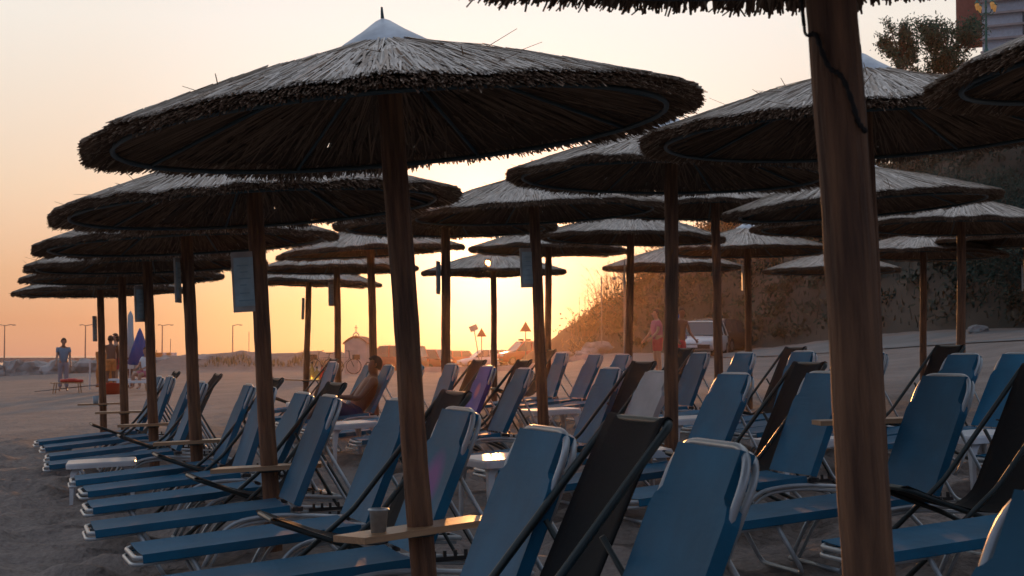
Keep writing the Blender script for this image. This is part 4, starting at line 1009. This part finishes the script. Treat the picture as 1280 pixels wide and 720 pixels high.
# ---------------------------------------------------------------- cars
def car(px, d, yaw, paint, label, L_=4.1, W_=1.68, Hr=1.42, z=None, rack=False, kind='hatch', name='parked_car'):
    x, y = at(px, d); z = gz(x, y) if z is None else z
    r = root(name, (x, y, z), label, 'car', 'parked cars', rz=yaw); w2 = W_/2; h = L_/2
    belt = .88 if Hr < 1.55 else 1.02
    st = [(-h, .55, .52, .86), (-h+.06, .30, belt-.1, .93), (-h+.5, .24, belt+.02, 1), (-h+1.3, .22, belt+.02, 1), (.2, .22, belt, 1), (h-1.15, .22, belt-.05, 1), (h-.45, .24, belt-.16, .98), (h-.08, .30, belt-.28, .92), (h, .42, belt-.38, .84)]
    mb = MB(); vs = []; fs = []
    for sx, zl, zt, wf in st:
        if zt < zl: zt = zl+.2
        w_ = w2*wf; zm = zl+(zt-zl)*.55
        vs += [(sx, -w_*.92, zl), (sx, -w_, zl+.1), (sx, -w_, zm), (sx, -w_*.965, zt-.05), (sx, -w_*.88, zt), (sx, 0, zt+.025), (sx, w_*.88, zt), (sx, w_*.965, zt-.05), (sx, w_, zm), (sx, w_, zl+.1), (sx, w_*.92, zl)]
    c = 11
    for i in range(len(st)-1):
        for k in range(c): fs.append((i*c+k, i*c+(k+1) % c, (i+1)*c+(k+1) % c, (i+1)*c+k))
    fs.append(tuple(range(c))[::-1]); fs.append(tuple((len(st)-1)*c+k for k in range(c))); mb.add(vs, fs)
    link('body', mb.mesh('body', paint, True), r)
    xa, xb, xc, xd = (-h+.12, -h+.45, .35, h-1.05) if kind == 'hatch' else ((-h+.08, -h+.25, .35, h-1.1) if kind == 'van' else (-h+.6, -h+1.05, .3, h-1.1))
    lo = w2*.90; hi = w2*.74; g = [(xa, belt, lo), (xb, Hr-.03, hi), (xb+.2, Hr, hi), (xc-.15, Hr, hi), (xc, Hr-.03, hi), (xd, belt-.04, lo)]
    # roof panel + pillars
    mb = MB(); vs = []
    for gx, gz_, gw in g[1:5]: vs += [(gx, -gw, gz_-.0), (gx, -gw*.6, gz_+.025), (gx, gw*.6, gz_+.025), (gx, gw, gz_)]
    fs = [(i*4+k, i*4+k+1, (i+1)*4+k+1, (i+1)*4+k) for i in range(3) for k in range(3)]
    mb.add(vs, fs)
    for s_ in (-1, 1):
        for p0, p1 in ((g[0], g[1]), (g[5], g[4]), ((-.25, belt, lo), (-.2, Hr-.01, hi)), ((.0+xb*.62, belt, lo), (xb*.62+.04, Hr-.01, hi))):
            mb.tube([(p0[0], s_*p0[2], p0[1]), (p1[0], s_*p1[2], p1[1])], .035, 6)
    link('roof', mb.mesh('roof', paint, False), r)
    def pane(name, pts):
        mb = MB(); pts = [Vector(p) for p in pts]; nn = (pts[1]-pts[0]).cross(pts[2]-pts[0]).normalized()*.008
        mb.add([p+nn for p in pts]+[p-nn for p in pts], [(0, 1, 2, 3), (7, 6, 5, 4), (0, 4, 5, 1), (1, 5, 6, 2), (2, 6, 7, 3), (3, 7, 4, 0)]); link(name, mb.mesh(name, M['glass']), r)
    pane('windscreen', [(xd, -lo*.97, belt-.03), (xd, lo*.97, belt-.03), (xc, hi*.96, Hr-.04), (xc, -hi*.96, Hr-.04)])
    pane('rear_window', [(xa, -lo*.97, belt), (xa, lo*.97, belt), (xb, hi*.96, Hr-.04), (xb, -hi*.96, Hr-.04)])
    for s_ in (-1, 1):
        pane('side_window', [(xa+.08, s_*lo, belt), (-.28, s_*lo, belt), (-.24, s_*hi, Hr-.02), (xb+.05, s_*hi, Hr-.02)])
        pane('side_window', [(-.2, s_*lo, belt), (xd-.08, s_*lo, belt-.03), (xc-.05, s_*hi, Hr-.02), (-.17, s_*hi, Hr-.02)])
    for wx in (-h+.72, h-.75):
        for s_ in (-1, 1):
            mb = MB(); rw = .30; 
            mb.tube([(0, -.09, 0), (0, .09, 0)], rw, 20); wh = link('wheel', mb.mesh('wheel', M['rubber']), r, (wx, s_*(w2-.08), rw))
            mb = MB(); mb.tube([(0, -.095, 0), (0, .095, 0)], rw*.6, 14); link('rim', mb.mesh('rim', M['metal']), wh)
    for s_ in (-1, 1):
        mb = MB(); mb.box((h-.05, s_*w2*.68, belt-.33), (.12, .30, .13)); link('headlight', mb.mesh('headlight', M['lamp_clear']), r)
        mb = MB(); mb.box((-h+.04, s_*w2*.74, belt-.18), (.12, .22, .16)); link('tail_light', mb.mesh('tail_light', M['lamp_red']), r)
        mb = MB(); mb.box((xd-.25, s_*(w2+.06), belt+.03), (.1, .14, .1)); link('mirror', mb.mesh('mirror', M['ratchet']), r)
    for e, nm in ((h+.0, 'front_bumper'), (-h-.0, 'rear_bumper')):
        mb = MB(); mb.box((e, 0, .40), (.14, W_*.86, .16)); link(nm, mb.mesh(nm, M['ratchet']), r)
        mb = MB(); mb.box((e+(.08 if e > 0 else -.08), 0, .42), (.015, .5, .11)); link('number_plate', mb.mesh('number_plate', M['plastic']), r)
    if rack:
        for k in (-.25, .3):
            mb = MB(); mb.box((k, 0, Hr+.09), (.3, .28, .13)); link('roof_bundle', mb.mesh('roof_bundle', M['ratchet']), r)
    return r
car(876, 66, R(-107), M['white_paint'], 'white parked car facing the beach, between two poles below the hill', z=gz(*at(876, 66)))
car(905, 70.5, R(62), M['dark_paint'], 'dark hatchback parked right of the white car, red tail light showing', z=gz(*at(905, 70.5)))
car(656, 118, R(205), M['red_paint'], 'tall red car with bundles on its roof, below the triangular signs', L_=4.2, Hr=1.72, rack=True, z=.55)
car(606, 127, R(195), M['white_paint'], 'pale car parked left of the tall red one, behind the sun pole', z=.25)
car(562, 132, R(184), M['red_paint'], 'low red car left of the pale car, windows glowing', L_=4.0, Hr=1.38, z=.25)
car(539, 140, R(178), M['rust_paint'], 'maroon estate car parked leftmost of the low row behind the beach', L_=4.3, z=.3)
car(488, 92, R(160), M['rust_paint'], 'dark red pickup-like car half hidden by the large left pole', L_=4.1, Hr=1.65, z=.13, kind='van')
car(523, 96, R(150), M['rust_paint'], 'dark car just right of the large left umbrella pole', z=.15)
# low kerb wall behind the sand
mb = MB(); 
for i in range(30):
    t = i/30; x0, y0 = at(528, 84); x1, y1 = at(735, 78); X0 = x0+(x1-x0)*t; Y0 = y0+(y1-y0)*t
    mb.box((X0+.13, Y0, gz(X0, Y0)+.08), ((x1-x0)/30-.01, .3, .34))
tag(link('low_kerb_wall', mb.mesh('low_kerb_wall', M['plaster'])), 'low pale kerb wall between the sand and the parked cars', 'wall')

# ---------------------------------------------------------------- signs, lamps, bicycles
def sign(px, d, ytop, kind, label, tilt=0, s_=.7):
    x, y = at(px, d); z = gz(x, y); zt = zpx(ytop, d)-z; r = root('road_sign', (x, y, z), label, 'sign', None); 
    mb = MB(); mb.tube([(math.sin(-tilt)*0+.45*tilt*4, 0, -.1), (0, 0, zt)], .03, 8); link('post', mb.mesh('post', M['metal']), r)
    mb = MB()
    if kind == 'tri':
        vs = [(-s_/2, -.04, zt-s_*.85), (s_/2, -.04, zt-s_*.85), (0, -.04, zt)]; vs += [(a, -.02, c) for a, b_, c in vs]
        mb.add(vs, [(0, 1, 2), (5, 4, 3), (0, 3, 4, 1), (1, 4, 5, 2), (2, 5, 3, 0)]); link('sign_plate', mb.mesh('sign_plate', M['sign_red']), r)
    else:
        mb.box((0, 0, 0), (.48, .025, .34), Matrix.Translation((0, -.05, zt-.1)) @ Matrix.Rotation(-tilt*1.6, 4, 'Y')); link('sign_plate', mb.mesh('sign_plate', M['sign_pale']), r)
sign(592, 95, 408, 'rect', 'small pale rectangular sign on a leaning post, left of the triangular signs', R(14))
sign(602, 100, 410, 'tri', 'smaller triangular road sign left of the sun pole', 0, .62)
sign(657, 100, 402, 'tri', 'larger triangular road sign above the tall red car', 0, .72)
def lamp(px, d, ytop, arms, label, base=None, group='street lamps on the far shore'):
    x, y = at(px, d); z = gz(x, y) if base is None else base; h = zpx(ytop, d)-z
    r = root('street_lamp', (x, y, z), label, 'street lamp', group)
    mb = MB(); mb.tube([(0, 0, -1), (0, 0, h)], [.12*d/300+.05, .07*d/300+.03], 6); link('post', mb.mesh('post', M['metal']), r)
    for ax in arms:
        mb = MB(); mb.tube([(0, 0, h-.1), (ax*.75, 0, h+.12), (ax, 0, h+.05)], .05*d/300+.02, 6); link('arm', mb.mesh('arm', M['metal']), r)
        mb = MB(); mb.box((ax*1.15, 0, h+.02), (abs(ax)*.38, .25, .16)); link('lamp_head', mb.mesh('lamp_head', M['metal']), r)
for i, (px, arms) in enumerate(((6, (-1.2, 1.5)), (107, (-.8, 1.6)), (203, (-.6, 1.5)), (291, (1.3,)))):
    lamp(px, 300, 406.5, arms, 'thin street lamp on the far pier, %s from the left' % ordn[i], base=.9)
lamp(781, 78, 349, (-.45,), 'street lamp with one drooping arm behind the backlit canes', group='')
mb = MB(); mb.tube([(0, 0, 0), (0, 0, 3.4)], .035, 6); x, y = at(752, 84); tag(link('bare_post', mb.mesh('bare_post', M['metal']), None, (x, y, gz(x, y)+.6)), 'thin bare post rising above the canes', 'post')
# far pier
mb = MB(); mb.box((-75, 300, .45), (190, 5, .9)); tag(link('pier', mb.mesh('pier', M['rock'])), 'low pier line on the horizon carrying the street lamps', 'pier')
for i, (px, h, s_) in enumerate(((222, 3.2, 1.2), (212, 1.6, 2.0), (318, 4.5, .6), (205, 1.3, 1.4))):
    x, y = at(px, 296); r = root('moored_boat', (x, y-6, -.5), ['masted boat moored at the pier, above the far left poles', 'broad low boat moored beside the masted one', 'tiny boat with tall mast, right of the last lamp', 'smallest low boat at the left of the moored group'][i], 'boat', 'boats moored at the pier')
    mb = MB(); vs = [(-2*s_, 0, 1.5), (-1.5*s_, -.7, .4), (1.4*s_, -.7, .4), (2*s_, -.8, 1.5), (2*s_, .8, 1.5), (1.4*s_, .7, .4), (-1.5*s_, .7, .4), (-1.6*s_, -.8, 1.5), (-1.6*s_, .8, 1.5)]
    mb.add(vs, [(0, 1, 7), (7, 1, 2, 3), (3, 2, 5, 4), (4, 5, 6, 8), (8, 6, 0), (1, 6, 5, 2), (0, 7, 3, 4, 8), (0, 6, 1)]); link('hull', mb.mesh('hull', M['white_cloth']), r)
    mb = MB(); mb.box((.2, 0, 1.9), (1.4*s_, 1, .8)); link('cabin', mb.mesh('cabin', M['white_cloth']), r)
    mb = MB(); mb.tube([(0, 0, 1.5), (0, 0, 1.5+h)], .07, 6); link('mast', mb.mesh('mast', M['metal']), r)
def bicycle(px, d, yaw, label):
    x, y = at(px, d); r = root('bicycle', (x, y, gz(x, y)), label, 'bicycle', 'parked bicycles', rz=yaw)
    for wx in (-.52, .52):
        mb = MB(); mb.tube([(.33*math.cos(t), 0, .33*math.sin(t)) for t in [2*math.pi*k/28 for k in range(28)]], .02, 6, closed=True); w_ = link('wheel', mb.mesh('wheel', M['rubber']), r, (wx, 0, .34))
        mb = MB()
        for k in range(8): a = math.pi*k/8; mb.tube([(-.32*math.cos(a), 0, -.32*math.sin(a)), (.32*math.cos(a), 0, .32*math.sin(a))], .003, 4)
        link('spokes', mb.mesh('spokes', M['metal']), w_)
    mb = MB()
    for p in ([(-.52, 0, .34), (-.05, 0, .30), (.34, 0, .72), (-.15, 0, .74), (-.05, 0, .30)], [(-.52, 0, .34), (-.17, 0, .76), (-.2, 0, .9)], [(.52, 0, .34), (.34, 0, .72), (.30, 0, .98)]): mb.tube(p, .018, 6)
    link('frame', mb.mesh('frame', M['dark_tube']), r)
    mb = MB(); mb.box((-.2, 0, .92), (.26, .14, .05)); link('saddle', mb.mesh('saddle', M['ratchet']), r)
    mb = MB(); mb.tube([(.22, -.28, 1.04), (.32, -.1, 1.0), (.32, .1, 1.0), (.22, .28, 1.04)], .015, 6); link('handlebar', mb.mesh('handlebar', M['dark_tube']), r)
    mb = MB(); mb.box((.62, 0, .75), (.3, .3, .22)); link('basket', mb.mesh('basket', M['ratchet']), r)
bicycle(407, 71, R(160), 'bicycle with its wheel toward the left, between two poles by the dune')
bicycle(428, 73, R(15), 'bicycle parked just left of the chapel, partly behind a pole')

# ---------------------------------------------------------------- house and lantern on the hilltop
hx_, hy_ = at(1274, 70); hzb = zpx(60, 70)
h_ = root('hilltop_house', (hx_, hy_, hzb-2), 'pale house with red-brown tower and tiled eaves at the top right corner', 'house', rz=R(-28))
mb = MB(); mb.box((1.0, 1.5, 2.4), (4.6, 4, 4.8)); link('wall', mb.mesh('wall', M['house_wall']), h_)
mb = MB(); mb.box((-1.75, 1.2, 4.5), (1.5, 2.6, 3.6)); link('tower', mb.mesh('tower', M['house_red']), h_)
mb = MB()
for k in range(5): mb.box((1.0, -.62-.0, 1.9+k*.55), (4.7, .12, .09))
link('cornice', mb.mesh('cornice', M['plaster']), h_)
mb = MB(); mb.add([(-1.6, -1.2, 4.6), (3.8, -1.2, 4.6), (3.8, 1.6, 5.9), (-1.6, 1.6, 5.9), (-1.6, -1.2, 4.75), (3.8, -1.2, 4.75), (3.8, 1.6, 6.05), (-1.6, 1.6, 6.05)], [(3, 2, 1, 0), (4, 5, 6, 7), (0, 1, 5, 4), (1, 2, 6, 5), (2, 3, 7, 6), (3, 0, 4, 7)]); link('roof', mb.mesh('roof', M['tile']), h_)
wn = MB(); wn.box((.8, -.52, 3.0), (.8, .06, 1.0)); wo = link('window', wn.mesh('window', M['glass']), h_)
mb = MB(); mb.box((.8, -.56, 2.47), (1.0, .12, .07)); link('sill', mb.mesh('sill', M['plaster']), wo)
lx_, ly_ = at(1237, 60); lz = zpx(62, 60)
l_ = root('lantern_post', (lx_, ly_, lz), 'green ornamental lamp post with amber lanterns beside the hilltop house', 'street lamp')
mb = MB(); mb.lathe([(.09, -1.5), (.09, 0), (.05, .15), (.035, 1.6), (.05, 1.62), (.03, 2.0), (0, 2.05)], 10); link('post', mb.mesh('post', M['green_post']), l_)
for k in range(4):
    a = R(20+90*k); cx, cy = .38*math.cos(a), .38*math.sin(a)
    mb = MB(); mb.tube(arc([(0, 0, 1.45), (cx*.6, cy*.6, 1.35), (cx, cy, 1.5)], .1), .018, 6); link('arm', mb.mesh('arm', M['green_post']), l_)
    mb = MB(); mb.lathe([(.04, 0), (.09, .18), (.06, .26), (0, .27)], 6, (cx, cy, 1.5)); ln_ = link('lantern', mb.mesh('lantern', M['amber']), l_)
    mb = MB(); mb.lathe([(.11, .26), (.03, .36), (0, .4)], 6, (cx, cy, 1.5)); link('lantern_cap', mb.mesh('lantern_cap', M['green_post']), ln_)

# ---------------------------------------------------------------- render limits
sc.cycles.max_bounces = 5; sc.cycles.diffuse_bounces = 2; sc.cycles.glossy_bounces = 2; sc.cycles.transmission_bounces = 3; sc.cycles.transparent_max_bounces = 4
sc.cycles.volume_bounces = 0
sc.cycles.use_adaptive_sampling = True; sc.cycles.adaptive_threshold = .02
# ---------------------------------------------------------------- evening haze
HAZE = True
if HAZE:
    mb = MB(); mb.box((0, 155, 14), (340, 350, 34)); 
    m = bpy.data.materials.new('haze'); m.use_nodes = True; nt = m.node_tree; nt.nodes.remove(nt.nodes['Principled BSDF'])
    pv = nt.nodes.new('ShaderNodeVolumePrincipled'); pv.inputs['Color'].default_value = (1, .72, .55, 1); pv.inputs['Density'].default_value = .00026; pv.inputs['Anisotropy'].default_value = .9
    nt.links.new(pv.outputs[0], nt.nodes['Material Output'].inputs['Volume'])
    tag(link('haze', mb.mesh('haze', m)), kind='stuff')
